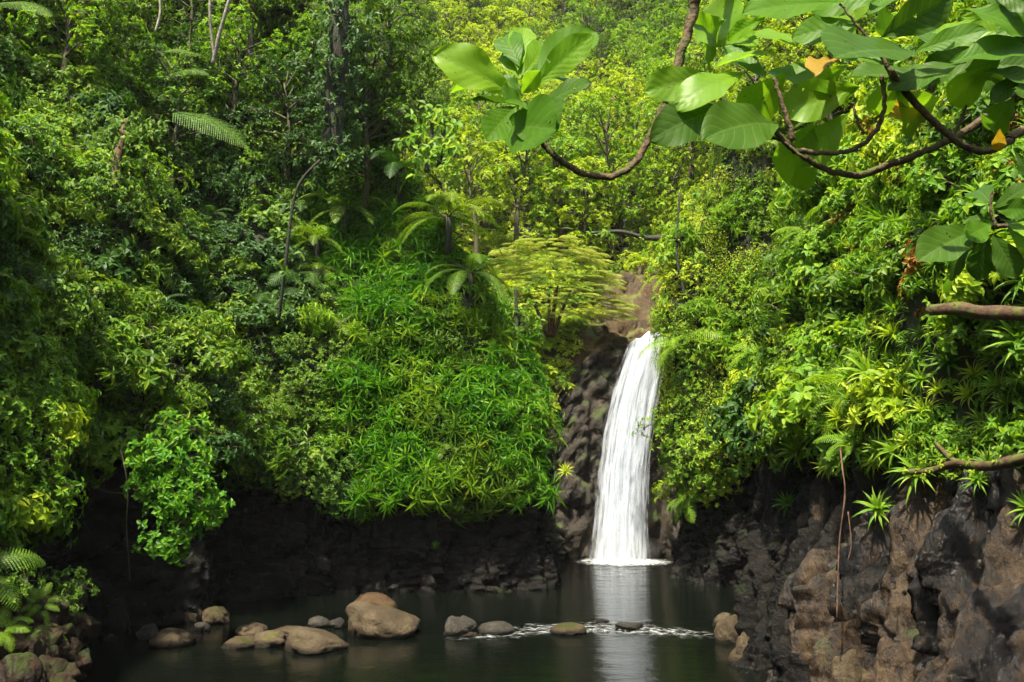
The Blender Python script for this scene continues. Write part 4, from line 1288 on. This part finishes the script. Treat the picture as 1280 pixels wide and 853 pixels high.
def add_bigleaf(parent, bp, tp, Yb, dY, mk, wk, face, r, droop=0):
    """leaf from base pixel to tip pixel; face = how far its face turns to the camera (1) or the sky (0)"""
    A = at(bp[0], bp[1], Yb); B = at(tp[0], tp[1], Yb + dY)
    d = B - A; ln = d.length; d.normalize()
    toc = (CAM - A).normalized()
    n = toc * face + Vector((0, 0, 1)) * (1 - abs(face)) + rv(r, .08)
    x = d.cross(n).normalized(); z = x.cross(d).normalized()
    Mx = Matrix((x, d, z)).transposed().to_4x4()
    Mx.translation = A
    o = obj('leaf', BL[(wk, r.randrange(3), mk)], parent)
    o.matrix_local = Mx @ Matrix.Scale(ln, 4)
    # petiole sunk into the same leaf object is too fine to show; stalk is part of the branch
    return o, A

bt = empty('broadleaf_tree', (0, 0, 0))
tag(bt, 'big-leaved tree reaching long curved boughs over the top right of the view', 'tree')
rt = random.Random(99)
TR = Vector((6.2, 4.2, 2.6))
trunk_pts = smoothpath([TR, TR + Vector((-.1, .1, 1.8)), TR + Vector((-.5, -.2, 3.4)), TR + Vector((-.9, -.4, 5.0))], 6)
mb = MB(); mb.add(tube(trunk_pts, [.22 - .10 * i / (len(trunk_pts) - 1) for i in range(len(trunk_pts))], 12, .3))
obj('trunk', mb.mesh('trunk', M['bark']), bt)
def bough(paths, extra=()):
    mb = MB()
    for pts, r0, r1 in paths:
        sp = smoothpath(pts, 7)
        n = len(sp)
        sp = [p + rv(rt, .0016) for p in sp]
        mb.add(tube(sp, [r1 + (r0 - r1) * (1 - i / (n - 1)) ** 2.4 for i in range(n)], 9, .35))
    o = obj('branch', mb.mesh('branch', M['twig']), bt)
    return o
def P3(l, Y0, Y1=None):
    Y1 = Y0 if Y1 is None else Y1
    n = len(l)
    return [at(x, y, Y0 + (Y1 - Y0) * i / (n - 1)) for i, (x, y) in enumerate(l)]
T_hi = trunk_pts[-3]; T_mid = trunk_pts[-8]
# bough A to the rosette
bA = bough([([T_hi, at(1300, -260, 3.6), at(960, -180, 3.2)] + P3([(880, -30), (868, 12), (848, 78), (832, 125), (812, 172), (793, 204), (764, 221), (730, 217), (700, 200), (677, 178), (660, 150), (655, 128)], 3.0, 2.9), .026, .0085),
            (P3([(838, 112), (850, 100), (862, 92)], 2.98), .006, .004)])
# boughs B
b1 = P3([(1290, 116), (1240, 142), (1195, 172), (1150, 192), (1110, 206), (1075, 219), (1038, 214), (1008, 199), (985, 180), (966, 160)], 3.3, 2.95)
b2 = P3([(1290, 160), (1260, 178), (1226, 190), (1190, 172), (1152, 138), (1113, 91)], 3.2, 3.0)
bB = bough([([T_mid, at(1500, 70, 3.7)] + b1, .024, .009), ([T_mid + Vector((0, 0, .1)), at(1480, 110, 3.6)] + b2, .022, .011),
            (P3([(1000, 188), (1040, 192), (1075, 182), (1098, 158), (1106, 125), (1102, 96)], 3.0), .009, .007),
            (P3([(993, 176), (978, 130), (967, 98)], 2.98), .009, .006), (P3([(1080, 168), (1070, 145), (1067, 128)], 3.0), .006, .004),
            (P3([(1008, 199), (965, 172), (915, 176), (905, 135), (898, 118)], 2.98), .005, .004),
            (P3([(1113, 91), (1095, 60), (1070, 30), (1050, 5)], 3.0), .008, .004), (P3([(1190, 172), (1215, 120), (1240, 80)], 3.15), .007, .004)])
b3 = bough([([T_mid + Vector((0, 0, -.3)), at(1420, 330, 4.2)] + P3([(1320, 305), (1280, 285), (1245, 283), (1225, 290)], 4.0, 3.9), .03, .008),
            (P3([(1245, 283), (1238, 260), (1240, 240)], 3.9), .008, .005)])
A_L = [((643, 118), (541, 64), 'bigpale', 'wide', .75, -.10), ((657, 108), (746, 40), 'big', 'mid', .45, .05), ((662, 112), (742, 44), 'bigpale', 'slim', .9, -.05),
       ((650, 84), (628, 36), 'big', 'mid', .8, .1), ((646, 90), (655, 38), 'bigpale', 'slim', .7, .14), ((652, 96), (688, 50), 'bigpale', 'mid', .85, .08),
       ((650, 100), (640, 62), 'bigpale', 'wide', .6, .12), ((648, 132), (588, 128), 'bigdark', 'wide', .2, -.05), ((668, 136), (740, 106), 'bigdark', 'wide', .55, -.1),
       ((654, 140), (700, 170), 'bigdark', 'wide', .9, -.25), ((630, 158), (702, 165), 'big', 'wide', .85, -.3), ((645, 132), (606, 178), 'big', 'wide', .8, -.1),
       ((650, 114), (560, 108), 'bigpale', 'slim', .35, .05), ((652, 118), (676, 88), 'bigpale', 'mid', .9, -.1), ((654, 122), (622, 92), 'big', 'wide', .7, .0),
       ((654, 128), (630, 128), 'big', 'mid', .8, -.2), ((666, 100), (710, 92), 'big', 'mid', .6, .15)]
for bp, tp, mk, wk, fc_, dY in A_L: add_bigleaf(bA, bp, tp, 2.9, dY, mk, wk, fc_, rt)
B_L = [((893, 97), (806, 112), 'bigpale', 'mid', .8, -.05), ((930, 92), (845, 128), 'bigpale', 'mid', .6, -.1), ((905, 134), (815, 170), 'bigdark', 'mid', .7, -.1),
       ((975, 155), (884, 165), 'bigdark', 'mid', .75, -.25), ((970, 66), (895, 85), 'bigpale', 'mid', .4, .0), ((1055, 2), (926, 22), 'big', 'slim', .5, -.05), ((1110, -6), (1010, 6), 'big', 'mid', .6, .05),
       ((1100, 48), (1192, -4), 'bigdark', 'wide', .8, -.15), ((1142, 64), (1037, 82), 'bigdark', 'wide', .65, -.3), ((1138, 66), (1234, 40), 'big', 'slim', .6, -.1),
       ((1078, 108), (972, 140), 'bigpale', 'wide', .9, .05), ((1062, 140), (1003, 208), 'bigpale', 'wide', .9, .1), ((1208, 78), (1110, 118), 'bigdark', 'wide', .5, .0),
       ((1185, 78), (1284, 62), 'big', 'mid', .6, .0), ((1240, 60), (1150, 100), 'bigdark', 'wide', .6, .15), ((1230, 88), (1300, 110), 'bigdark', 'mid', .5, .0),
       ((1225, 24), (1150, 60), 'bigpale', 'wide', .5, .15), ((1200, 10), (1290, 40), 'big', 'wide', .5, -.05), ((1240, -10), (1300, 10), 'bigdark', 'mid', .7, -.1),
       ((1060, 80), (1000, 120), 'bigpale', 'mid', .9, .2), ((1040, 120), (960, 90), 'big', 'mid', .5, .15), ((1000, 60), (920, 40), 'bigpale', 'mid', .3, .2), ((985, 90), (930, 150), 'bigpale', 'wide', .8, .25),
       ((1075, 30), (990, 50), 'big', 'wide', .6, .1), ((960, 20), (905, 50), 'bigpale', 'slim', .7, .1), ((1070, 60), (1030, 22), 'bigpale', 'wide', .8, .2), ((1120, 90), (1090, 150), 'bigpale', 'mid', .9, .15),
       ((1240, 80), (1190, 128), 'bigpale', 'wide', .8, .2), ((1110, 82), (1042, 60), 'big', 'mid', .5, .1), ((1260, 50), (1215, 100), 'big', 'wide', .8, .1), ((1040, 76), (1000, 92), 'bigwither', 'slim', .6, -.2),
       ((1270, 120), (1232, 168), 'big', 'wide', .85, .2), ((1250, 160), (1246, 215), 'bigwither', 'slim', .9, .1), ((1120, 110), (1160, 160), 'bigpale', 'mid', .8, .25), ((1020, 150), (990, 228), 'bigpale', 'wide', .85, .3),
       ((1128, 130), (1128, 190), 'bigwither', 'slim', .8, .4), ((1175, 60), (1120, 30), 'bigdark', 'mid', .4, .2), ((1085, 20), (1130, -20), 'big', 'mid', .7, .1), ((960, 100), (905, 60), 'big', 'slim', .5, .1),
       ((950, 60), (880, 20), 'bigpale', 'slim', .8, .4), ((905, 25), (890, 62), 'bigpale', 'slim', .8, .5), ((1290, 20), (1230, -8), 'bigdark', 'wide', .6, .0), ((1280, 90), (1240, 130), 'bigdark', 'wide', .6, .05)]
for bp, tp, mk, wk, fc_, dY in B_L:
    if mk == 'bigwither': tp = (bp[0] + (tp[0] - bp[0]) * .5, bp[1] + (tp[1] - bp[1]) * .5)
    add_bigleaf(bB, bp, tp, 3.0, dY, mk, wk, fc_, rt)
for k in range(20):
    bx, by = rt.uniform(1090, 1300), rt.uniform(-10, 120)
    a_ = rt.uniform(0, 6.283); l_ = rt.uniform(60, 100)
    add_bigleaf(bB, (bx, by), (bx + math.cos(a_) * l_, by + abs(math.sin(a_)) * l_ * .6 - 12), rt.uniform(3.2, 3.5), rt.uniform(-.1, .1),
                rt.choice(['bigdark', 'bigdark', 'big', 'bigpale']), rt.choice(['wide', 'mid']), rt.uniform(.4, .9), rt)
C_L = [((1225, 284), (1145, 328), 'bigdark', 'mid', .8, -.1), ((1228, 282), (1205, 272), 'bigdark', 'wide', .6, .1), ((1240, 262), (1290, 232), 'bigdark', 'wide', .6, -.1), ((1235, 290), (1222, 350), 'bigdark', 'wide', .7, .1),
       ((1240, 290), (1272, 348), 'bigdark', 'wide', .75, .0), ((1238, 280), (1205, 300), 'big', 'wide', .8, -.1), ((1240, 255), (1215, 232), 'bigdark', 'mid', .4, .2), ((1245, 262), (1290, 262), 'big', 'wide', .8, -.15),
       ((1212, 305), (1186, 352), 'bigdark', 'slim', .8, .05), ((1255, 275), (1300, 300), 'bigpale', 'slim', .6, -.15), ((1258, 282), (1300, 322), 'bigpale', 'slim', .6, -.1), ((1270, 190), (1290, 225), 'bigdark', 'mid', .8, .0), ((1240, 300), (1175, 362), 'big', 'mid', .5, .3)]
for bp, tp, mk, wk, fc_, dY in C_L: add_bigleaf(b3, bp, tp, 3.9, dY, mk, wk, fc_, rt)

# ------------------------------------------------------------------ individually recognisable plants and wood
def single_frond(px0, py0, px1, py1, Y, mk, label, ln=None, droop=.55, npin=36, pw=.21, name='fern_frond'):
    A = at(px0, py0, Y); B = at(px1, py1, Y - .3)
    ln = (B - A).length * 1.06
    d = (B - A).normalized() + Vector((0, 0, droop * .45))
    mb = MB(); frond(mb, (0, 0, 0), d, ln, rt, npin, pw, droop, True, Vector((0, -.6, .75)))
    o = obj(name, mb.mesh(name, [M[mk], M['twig']], smooth=False)); o.location = A
    tag(o, label, 'fern')
single_frond(200, 140, 310, 176, 18.5, 'mid', 'single broad fern frond arching right over the left slope')
def tree_fern(px, py, Y, H, ln, mk, label, n=10, seed=1, trunkpx=None):
    A = at(px, py, Y)
    t = empty('tree_fern', (A.x, A.y, A.z - H))
    tag(t, label, 'tree fern', 'tree ferns')
    mb = MB(); mb.add(tube([(0, 0, -.5), (.03, 0, H * .5), (0, 0, H)], [.13, .09, .07], 7, .4)); obj('trunk', mb.mesh('trunk', M['barkdark']), t)
    r = random.Random(seed)
    mb = MB()
    for k in range(n):
        th = 6.283 * k / n + r.uniform(-.2, .2); e = math.radians(r.uniform(-5, 45))
        frond(mb, (0, 0, H), (math.cos(th) * math.cos(e), math.sin(th) * math.cos(e), math.sin(e)), ln * r.uniform(.85, 1.1), r, 32, .17, 1.15, True)
    obj('fronds', mb.mesh('fronds', [M[mk], M['twig']], smooth=False), t)
for a in [(500, 215, 28.5, .6, 2.3, 'dark', 'tall dark tree fern above the grassy bulge'), (560, 272, 29.5, .6, 2.2, 'mid', 'tree fern on the skyline of the grassy bulge'),
          (588, 342, 31, .6, 2.0, 'mid', 'low tree fern drooping behind the grassy bulge'), (395, 300, 23.5, .7, 1.5, 'mid', 'tree fern in front of the dark gap'),
          (372, 255, 24, .7, 1.3, 'dark', 'small dark tree fern behind the one in front of the dark gap'), (430, 262, 25, .7, 1.8, 'mid', 'green tree fern at the top left of the grassy bulge'),
          (850, 345, 33, 1.8, 1.5, 'yellow', 'yellow tree fern leaning over the stream bed above the waterfall')]:
    h_ = hit(a[0], a[1])
    Y_ = h_[0].y - .7 if h_ and abs(h_[0].y - a[2]) < 8 and a[0] < 800 else a[2]
    tree_fern(a[0], a[1], Y_, *a[3:], n=13, seed=int(a[0]))
single_frond(205, 95, 262, 88, 19, 'mid', 'bright fern frond below the thin pale stems')
single_frond(255, 72, 205, 60, 19, 'mid', 'bright fern frond pointing left below the thin pale stems')
single_frond(-10, 5, 66, 14, 17, 'mid', 'fern frond in the top left corner of the view')

# tiered feathery tree by the falls
tt = empty('tiered_tree', at(688, 405, 38.4))
tag(tt, 'tiered yellow-green feathery tree with flat layered sprays beside the stream bed', 'tree')
mb = MB(); fr = MB(); r_ = random.Random(5)
for k in range(5):
    a = r_.uniform(-.5, .5)
    mb.add(tube(smoothpath([(a * .2, 0, -.5), (a * 1.2, r_.uniform(-.1, .4), .7), (a * 2, r_.uniform(-.1, .5), 1.5)], 4), [.09 - .006 * i for i in range(9)], 5))
obj('trunk', mb.mesh('trunk', M['barkred']), tt)
for k in range(420):
    u_ = r_.uniform(-1, 1); v_ = r_.random()
    x = u_ * 2.6 * math.sqrt(1 - .55 * v_ ** 2) - .25 * v_
    z = .1 + 3.3 * v_ * (1 - .25 * u_ ** 2)
    y = r_.uniform(-1.3, .9) - .5 * (1 - v_)
    a = math.atan2(-1.0, x * 1.3) + r_.uniform(-.9, .9)
    if k % 4 == 0: mb2 = None
    frond(fr, (x, y, z), (math.cos(a), math.sin(a), .22), r_.uniform(.6, 1.0), r_, 12, .42, .55, False)
obj('crown', fr.mesh('crown', [M['pale'], M['twig']], smooth=False), tt)

# dark vine-clad trunk upper left
def trunkobj(name, pts, radii, mat, label, leaves=None, cat='trunk', sides=9):
    P0 = Vector(pts[0])
    o = empty(name, P0) if leaves else None
    mb = MB(); sp = smoothpath([Vector(p) - P0 for p in pts], 6); n = len(sp)
    mb.add(tube(sp, [radii[0] + (radii[1] - radii[0]) * i / (n - 1) for i in range(n)], sides, .45))
    me = mb.mesh('trunk', M[mat])
    if not leaves:
        o = obj(name, me, loc=P0)
    else:
        obj('trunk', me, o)
        fo = Foliage(); r = random.Random(int(P0.x * 10))
        for k in range(leaves[0]):
            p = sp[r.randrange(n)] + Vector((r.gauss(0, leaves[1]), r.gauss(0, leaves[1]), r.uniform(-.15, .15)))
            whorl(fo, p, Vector((r.gauss(0, .5), -.7, .3)), r, 5, leaves[3], .5, droop=.7)
        V, Fs = fo.arrays(BROAD); obj('leaves', leafobj('leaves', V, Fs, M[leaves[2]]), o)
    tag(o, label, cat)
    return o
trunkobj('vine_clad_tree', [at(418, 205, 29.5), at(417, 130, 29.3), at(424, 60, 29), at(425, -40, 29), at(430, -160, 29)], (.34, .24), 'barkdark', 'dark vine-clad tree trunk rising out of the top of the view', (520, .46, 'dark', .2), 'tree')
o = _y = (hit(138, 270) or (Vector((0, 20, 0)),))[0].y
trunkobj('bare_tree', [at(125, 345, _y), at(131, 290, _y), at(140, 240, _y - .1), at(146, 200, _y), at(158, 150, _y + .3)], (.24, .07), 'barkred', 'short reddish-brown trunk in the dark gap on the left slope', (260, .5, 'mid', .17), 'tree')
trunkobj('pale_sapling', [at(268, 75, 19), at(264, 40, 18.9), at(262, 10, 18.8), at(263, -30, 18.8)], (.03, .02), 'barkpale', 'straight thin pale stem at the top', None, 'stem', 6)
trunkobj('pale_sapling', [at(266, 80, 19), at(275, 40, 18.8), at(284, 8, 18.7), at(292, -30, 18.7)], (.045, .03), 'barkpale', 'slanting thin pale stem at the top', None, 'stem', 6)
trunkobj('pale_sapling', [at(194, 40, 19), at(200, 15, 19), at(198, -20, 19)], (.025, .02), 'barkpale', 'short pale stem left of the two pale stems', None, 'stem', 6)
trunkobj('leaning_sapling', [at(348, 400, 23.3), at(356, 340, 23), at(370, 240, 22.8), at(400, 200, 22.8)], (.05, .025), 'barkdark', 'dark leaning sapling stem beside the tree ferns', (12, .3, 'mid', .2), 'sapling', 6)
for i, (x0, y0, x1, y1, Y_, w_) in enumerate([(533, 215, 540, 150, 29, 'left'), (548, 210, 555, 140, 29.5, 'right')]):
    trunkobj('thin_trunk', [at(x0, y0, Y_), at((x0 + x1) / 2 + 2, (y0 + y1) / 2, Y_), at(x1, y1, Y_)], (.09, .06), 'barkdark', f"{w_} one of two thin dark trunks above the grassy bulge", (26, .55, 'bright', .32), 'tree', 6)
trunkobj('thin_trunk', [at(645, 440, 31.8), at(646, 400, 32), at(644, 360, 32)], (.07, .04), 'barkdark', 'thin dark trunk at the right shoulder of the grassy bulge', (26, .45, 'bright', .2), 'tree', 6)
trunkobj('dead_vine', [at(150, 560, 21.0), at(157, 590, 20.6), at(160, 618, 20.5), at(158, 650, 20.5), at(160, 690, 20.5), at(163, 728, 20.5)], (.018, .008), 'bark', 'bare thin vine hanging in front of the dark cave', None, 'vine', 5)
trunkobj('dead_twig', [at(115, 609, 20.6), at(135, 615, 20.6), at(157, 617, 20.6)], (.006, .010), 'bark', 'thin twig sticking left from the hanging vine', None, 'twig', 5)
trunkobj('fallen_log', [at(1160, 388, 11), at(1195, 386, 10.7), at(1230, 391, 10.4), at(1300, 392, 10)], (.06, .085), 'mossylog', 'reddish-brown fallen log jutting from the right edge', (5, .06, 'bright', .08), 'log')
trunkobj('mossy_branch', [at(1135, 590, 11.2), at(1165, 588, 11), at(1195, 580, 10.7), at(1235, 583, 10.2), at(1300, 568, 9.6)], (.03, .06), 'mossylog', 'horizontal mossy branch across the lip of the fluted rock', (26, .05, 'yellow', .05), 'branch')
trunkobj('mossy_branch', [at(1168, 552, 11.2), at(1185, 570, 11), at(1205, 585, 10.7)], (.02, .035), 'mossylog', 'short sloping mossy branch joining the horizontal one', (8, .04, 'yellow', .05), 'branch')
trunkobj('hanging_root', [at(1050, 560, 14.8), at(1053, 585, 14.2), at(1056, 620, 14.1), at(1049, 680, 14.1), at(1046, 775, 14)], (.014, .01), 'barkred', 'long reddish root hanging down the black wet rock', None, 'root', 5)
trunkobj('hanging_root', [at(1060, 640, 14.1), at(1064, 680, 14), at(1060, 700, 14)], (.010, .006), 'barkred', 'short curled root beside the long reddish root', None, 'root', 5)
trunkobj('bare_bough', [at(866, 300, 31), at(838, 298, 31), at(805, 297, 31.2), at(778, 290, 31.4), at(740, 291, 31.6)], (.12, .04), 'barkdark', 'dark bare bough reaching left above the stream bed', (12, .35, 'mid', .2), 'branch', 7)
trunkobj('pale_dead_branch', [at(860, 420, 30), at(858, 380, 30), at(846, 320, 30), at(850, 240, 30)], (.06, .03), 'barkdark', 'thin dark trunk rising beside the waterfall lip', (40, .5, 'bright', .2), 'tree', 6)

# bush hanging over the cave
for i, (px, py, Y_, sc) in enumerate(BANKP):
    if i % 2: inst('fern', [('fronds', FERN[i % 3])], at(px, py, Y_), orient(Vector((.3, -.5, .8)), i), sc * .8, 'small fern growing in a crack of the reddish-brown bank rocks', 'fern', 'ferns on the near left bank rocks', [M['bright']])
    else: inst('small_leaved_shrub', [('foliage', SMALLB[i % 3][0]), ('stems', SMALLB[i % 3][1])], at(px, py, Y_), orient(Vector((.3, -.4, .8)), i), sc, 'small leafy plant growing on the reddish-brown bank rocks', 'shrub', 'leafy plants on the near left bank rocks', [M['mid'], None])
for i, (px, py, Y_, sc, lbx) in enumerate([(215, 570, 20.3, .95, 'upper mass of the bush hanging in front of the cave'), (235, 625, 20.2, .95, 'middle mass of the bush hanging in front of the cave'),
                                          (222, 672, 20.2, .8, 'lowest spray of the bush hanging in front of the cave'), (265, 640, 20.4, .5, 'small right spray of the bush hanging in front of the cave'),
                                          (190, 610, 20.3, .6, 'small left spray of the bush hanging in front of the cave')]):
    t = BUSH[(i * 2) % 5]
    p = at(px, py, Y_)
    inst('hanging_bush', [('foliage', t[0]), ('stems', t[1])], p + Vector((-.2, .5, 0)), orient(Vector((.2, -.8, .35)), i * 1.3), sc, 'fresh green ' + lbx, 'bush', 'bush hanging in front of the cave', [M['lush'], None])
for i, (px, py, sc, mk, kind_, lbx) in enumerate([
        (105, 585, .8, 'mid', 0, 'mid green shrub drooping over the left end of the cave'), (128, 555, .8, 'bright', 0, 'bright green shrub drooping over the left end of the cave'),
        (300, 578, .8, 'mid', 0, 'mid green shrub hanging right of the cave bush'), (330, 588, .7, 'dark', 0, 'dark green shrub hanging in the recess right of the cave bush'),
        (368, 600, .75, 'mid', 1, 'small-leaved shrub hanging over the middle of the dark recess'), (408, 612, .7, 'mid', 0, 'mid green shrub at the right end of the dark recess brow'),
        (435, 628, .6, 'lush', 1, 'lush small-leaved shrub where the recess meets the grassy bulge'), (270, 600, .55, 'dark', 1, 'dark small-leaved shrub tucked behind the cave bush')]):
    h_ = hit(px, py)
    p = (h_[0] + h_[1] * .15) if h_ else at(px, py, 24)
    t = (BUSH, SMALLB)[kind_][i % 3]
    inst('brow_shrub', [('foliage', t[0]), ('stems', t[1])], p, orient(Vector((.25, -.8, .25)), i * 1.1), sc, lbx, 'shrub', 'shrubs hanging from the brow of the dark cliff', [M[mk], None])
mb = MB(); P0 = at(228, 640, 20.8)
mb.add(tube(smoothpath([at(200, 520, 22.5) - P0, at(225, 570, 21.2) - P0, at(232, 640, 20.8) - P0, at(225, 700, 20.7) - P0], 5), [.05 - .002 * i for i in range(16)], 6))
tag(obj('woody_vine', mb.mesh('woody_vine', M['bark']), loc=P0), 'woody stem carrying the bush in front of the cave', 'stem')

# hand-placed strap-leaved plants on the right cliff (pixel, distance, size)
for px, py, Y_, sc, mk, lbx in [
        (1148, 592, 10.6, .95, 'bright', 'spidery bright rosette standing clear of the mossy branch'), (1098, 640, 11.4, .8, 'bright', 'lowest bright rosette on the lip of the fluted rock'),
        (984, 632, 16.2, .8, 'lush', 'lone green rosette clinging to the black wet rock'), (1060, 505, 13, 1.2, 'bright', 'large bright rosette above the hanging root'),
        (1110, 520, 12, 1.1, 'yellow', 'yellow-green rosette above the spidery one'), (1095, 470, 12.5, 1.2, 'bright', 'large rosette left of the fallen log'),
        (1220, 600, 10.2, .55, 'bright', 'small rosette hanging under the mossy branch'), (1290, 430, 8.6, 1.15, 'bright', 'big long-leaved rosette cut by the right edge'),
        (1290, 350, 8.8, .9, 'bright', 'long-leaved rosette below the dark glossy leaves'), (1290, 640, 9, .6, 'bright', 'rosette at the right edge under the mossy branch'),
        (1070, 560, 13, .9, 'bright', 'bright rosette drooping over the black wet rock'), (1030, 500, 14.5, 1.0, 'bright', 'upper rosette over the dark recess edge'),
        (545, 680, 27.6, .35, 'lush', 'lone small fern hanging under the grassy bulge'), (708, 590, 28.6, .7, 'yellow', 'yellow-green spray at the corner next to the waterfall')]:
    p = at(px, py, Y_)
    h_ = hit(px, py)
    if h_ and abs(h_[0].y - Y_) < 4: p = h_[0] + h_[1] * .12
    inst('strap_leaved_plant', [('leaves', ROS[rt.randrange(3)])], p, orient(Vector((-.45, -.6, .6)), rt.uniform(0, 6)), sc, lbx, 'plant', None, [M[mk]])

# ------------------------------------------------------------------ spray
import bmesh
bm = bmesh.new(); bmesh.ops.create_icosphere(bm, subdivisions=3, radius=1)
for v in bm.verts: v.co = Vector((v.co.x * 1.5, v.co.y * 1.0, v.co.z * .75)) * (1 + .25 * noise.noise(v.co * 1.5))
me = bpy.data.meshes.new('mist'); bm.to_mesh(me); bm.free()
mm_, mnt, mout = newmat('spray_mist')
mv = mnt.nodes.new('ShaderNodeVolumePrincipled'); mv.inputs['Color'].default_value = (.95, .96, .97, 1)
tcn = N(mnt, 'TexCoord'); ln_ = N(mnt, 'VectorMath', operation='LENGTH')
msc = N(mnt, 'Mapping'); msc.inputs['Scale'].default_value = (1 / 1.5, 1, 1 / .75); L(mnt, tcn.outputs['Object'], msc.inputs['Vector']); L(mnt, msc.outputs[0], ln_.inputs[0])
mrr = N(mnt, 'MapRange'); mrr.inputs['From Min'].default_value = .15; mrr.inputs['From Max'].default_value = .95; mrr.inputs['To Min'].default_value = .30; mrr.inputs['To Max'].default_value = 0
L(mnt, ln_.outputs['Value'], mrr.inputs[0]); L(mnt, mrr.outputs[0], mv.inputs['Density']); L(mnt, mv.outputs[0], mout.inputs['Volume'])
me.materials.append(mm_)
tag(obj('mist', me, loc=(fc.x + .1, fc.y - .3, .45)), 'soft spray hanging at the foot of the waterfall', 'mist', kind='stuff')

# ------------------------------------------------------------------ haze
hm, hnt, hout = newmat('haze_air')
pv = hnt.nodes.new('ShaderNodeVolumePrincipled')
pv.inputs['Color'].default_value = (.93, .95, .90, 1); pv.inputs['Density'].default_value = 0.00022; pv.inputs['Anisotropy'].default_value = .2
hnt.links.new(pv.outputs[0], hout.inputs['Volume'])
x0, x1, y0, y1, z0, z1 = -905, 905, -305, 1505, -2.4, 75
tag(obj('haze', mesh_np('haze', [(x0, y0, z0), (x1, y0, z0), (x1, y1, z0), (x0, y1, z0), (x0, y0, z1), (x1, y0, z1), (x1, y1, z1), (x0, y1, z1)],
    [(0, 3, 2, 1), (4, 5, 6, 7), (0, 1, 5, 4), (1, 2, 6, 5), (2, 3, 7, 6), (3, 0, 4, 7)], hm)), 'thin haze over the far hillside', 'haze', kind='stuff')

# ------------------------------------------------------------------ light, sky
AZ = math.radians(203)     # high sun behind the camera, to the left
EL = math.radians(63)
w = bpy.data.worlds.new('World'); scene.world = w; w.use_nodes = True
nt = w.node_tree; nt.nodes.clear()
sky = nt.nodes.new('ShaderNodeTexSky'); sky.sky_type = 'NISHITA'; sky.sun_disc = False
sky.sun_elevation = EL; sky.sun_rotation = AZ; sky.air_density = 1.3; sky.dust_density = 3.5; sky.ozone_density = 1
bg = nt.nodes.new('ShaderNodeBackground'); bg.inputs['Strength'].default_value = 0.10
wo = nt.nodes.new('ShaderNodeOutputWorld')
nt.links.new(sky.outputs[0], bg.inputs['Color']); nt.links.new(bg.outputs[0], wo.inputs['Surface'])
sd = bpy.data.lights.new('sun', 'SUN'); sd.energy = 5.0; sd.angle = math.radians(1.0); sd.color = (1, .91, .75)
so = bpy.data.objects.new('sun', sd); COL.objects.link(so)
sdir = Vector((math.sin(AZ) * math.cos(EL), math.cos(AZ) * math.cos(EL), math.sin(EL)))
so.rotation_euler = sdir.to_track_quat('Z', 'Y').to_euler()
so.location = (0, 0, 60)

scene.view_settings.view_transform = 'Standard'
scene.view_settings.look = 'None'
scene.view_settings.exposure = 1.32
scene.view_settings.gamma = 1
scene.render.engine = 'CYCLES'
cy = scene.cycles
cy.use_denoising = True
try: cy.denoiser = 'OPENIMAGEDENOISE'
except Exception: pass
cy.max_bounces = 6; cy.diffuse_bounces = 3; cy.glossy_bounces = 2; cy.transmission_bounces = 4; cy.transparent_max_bounces = 12
cy.caustics_reflective = False; cy.caustics_refractive = False
cy.use_adaptive_sampling = True; cy.adaptive_threshold = 0.03
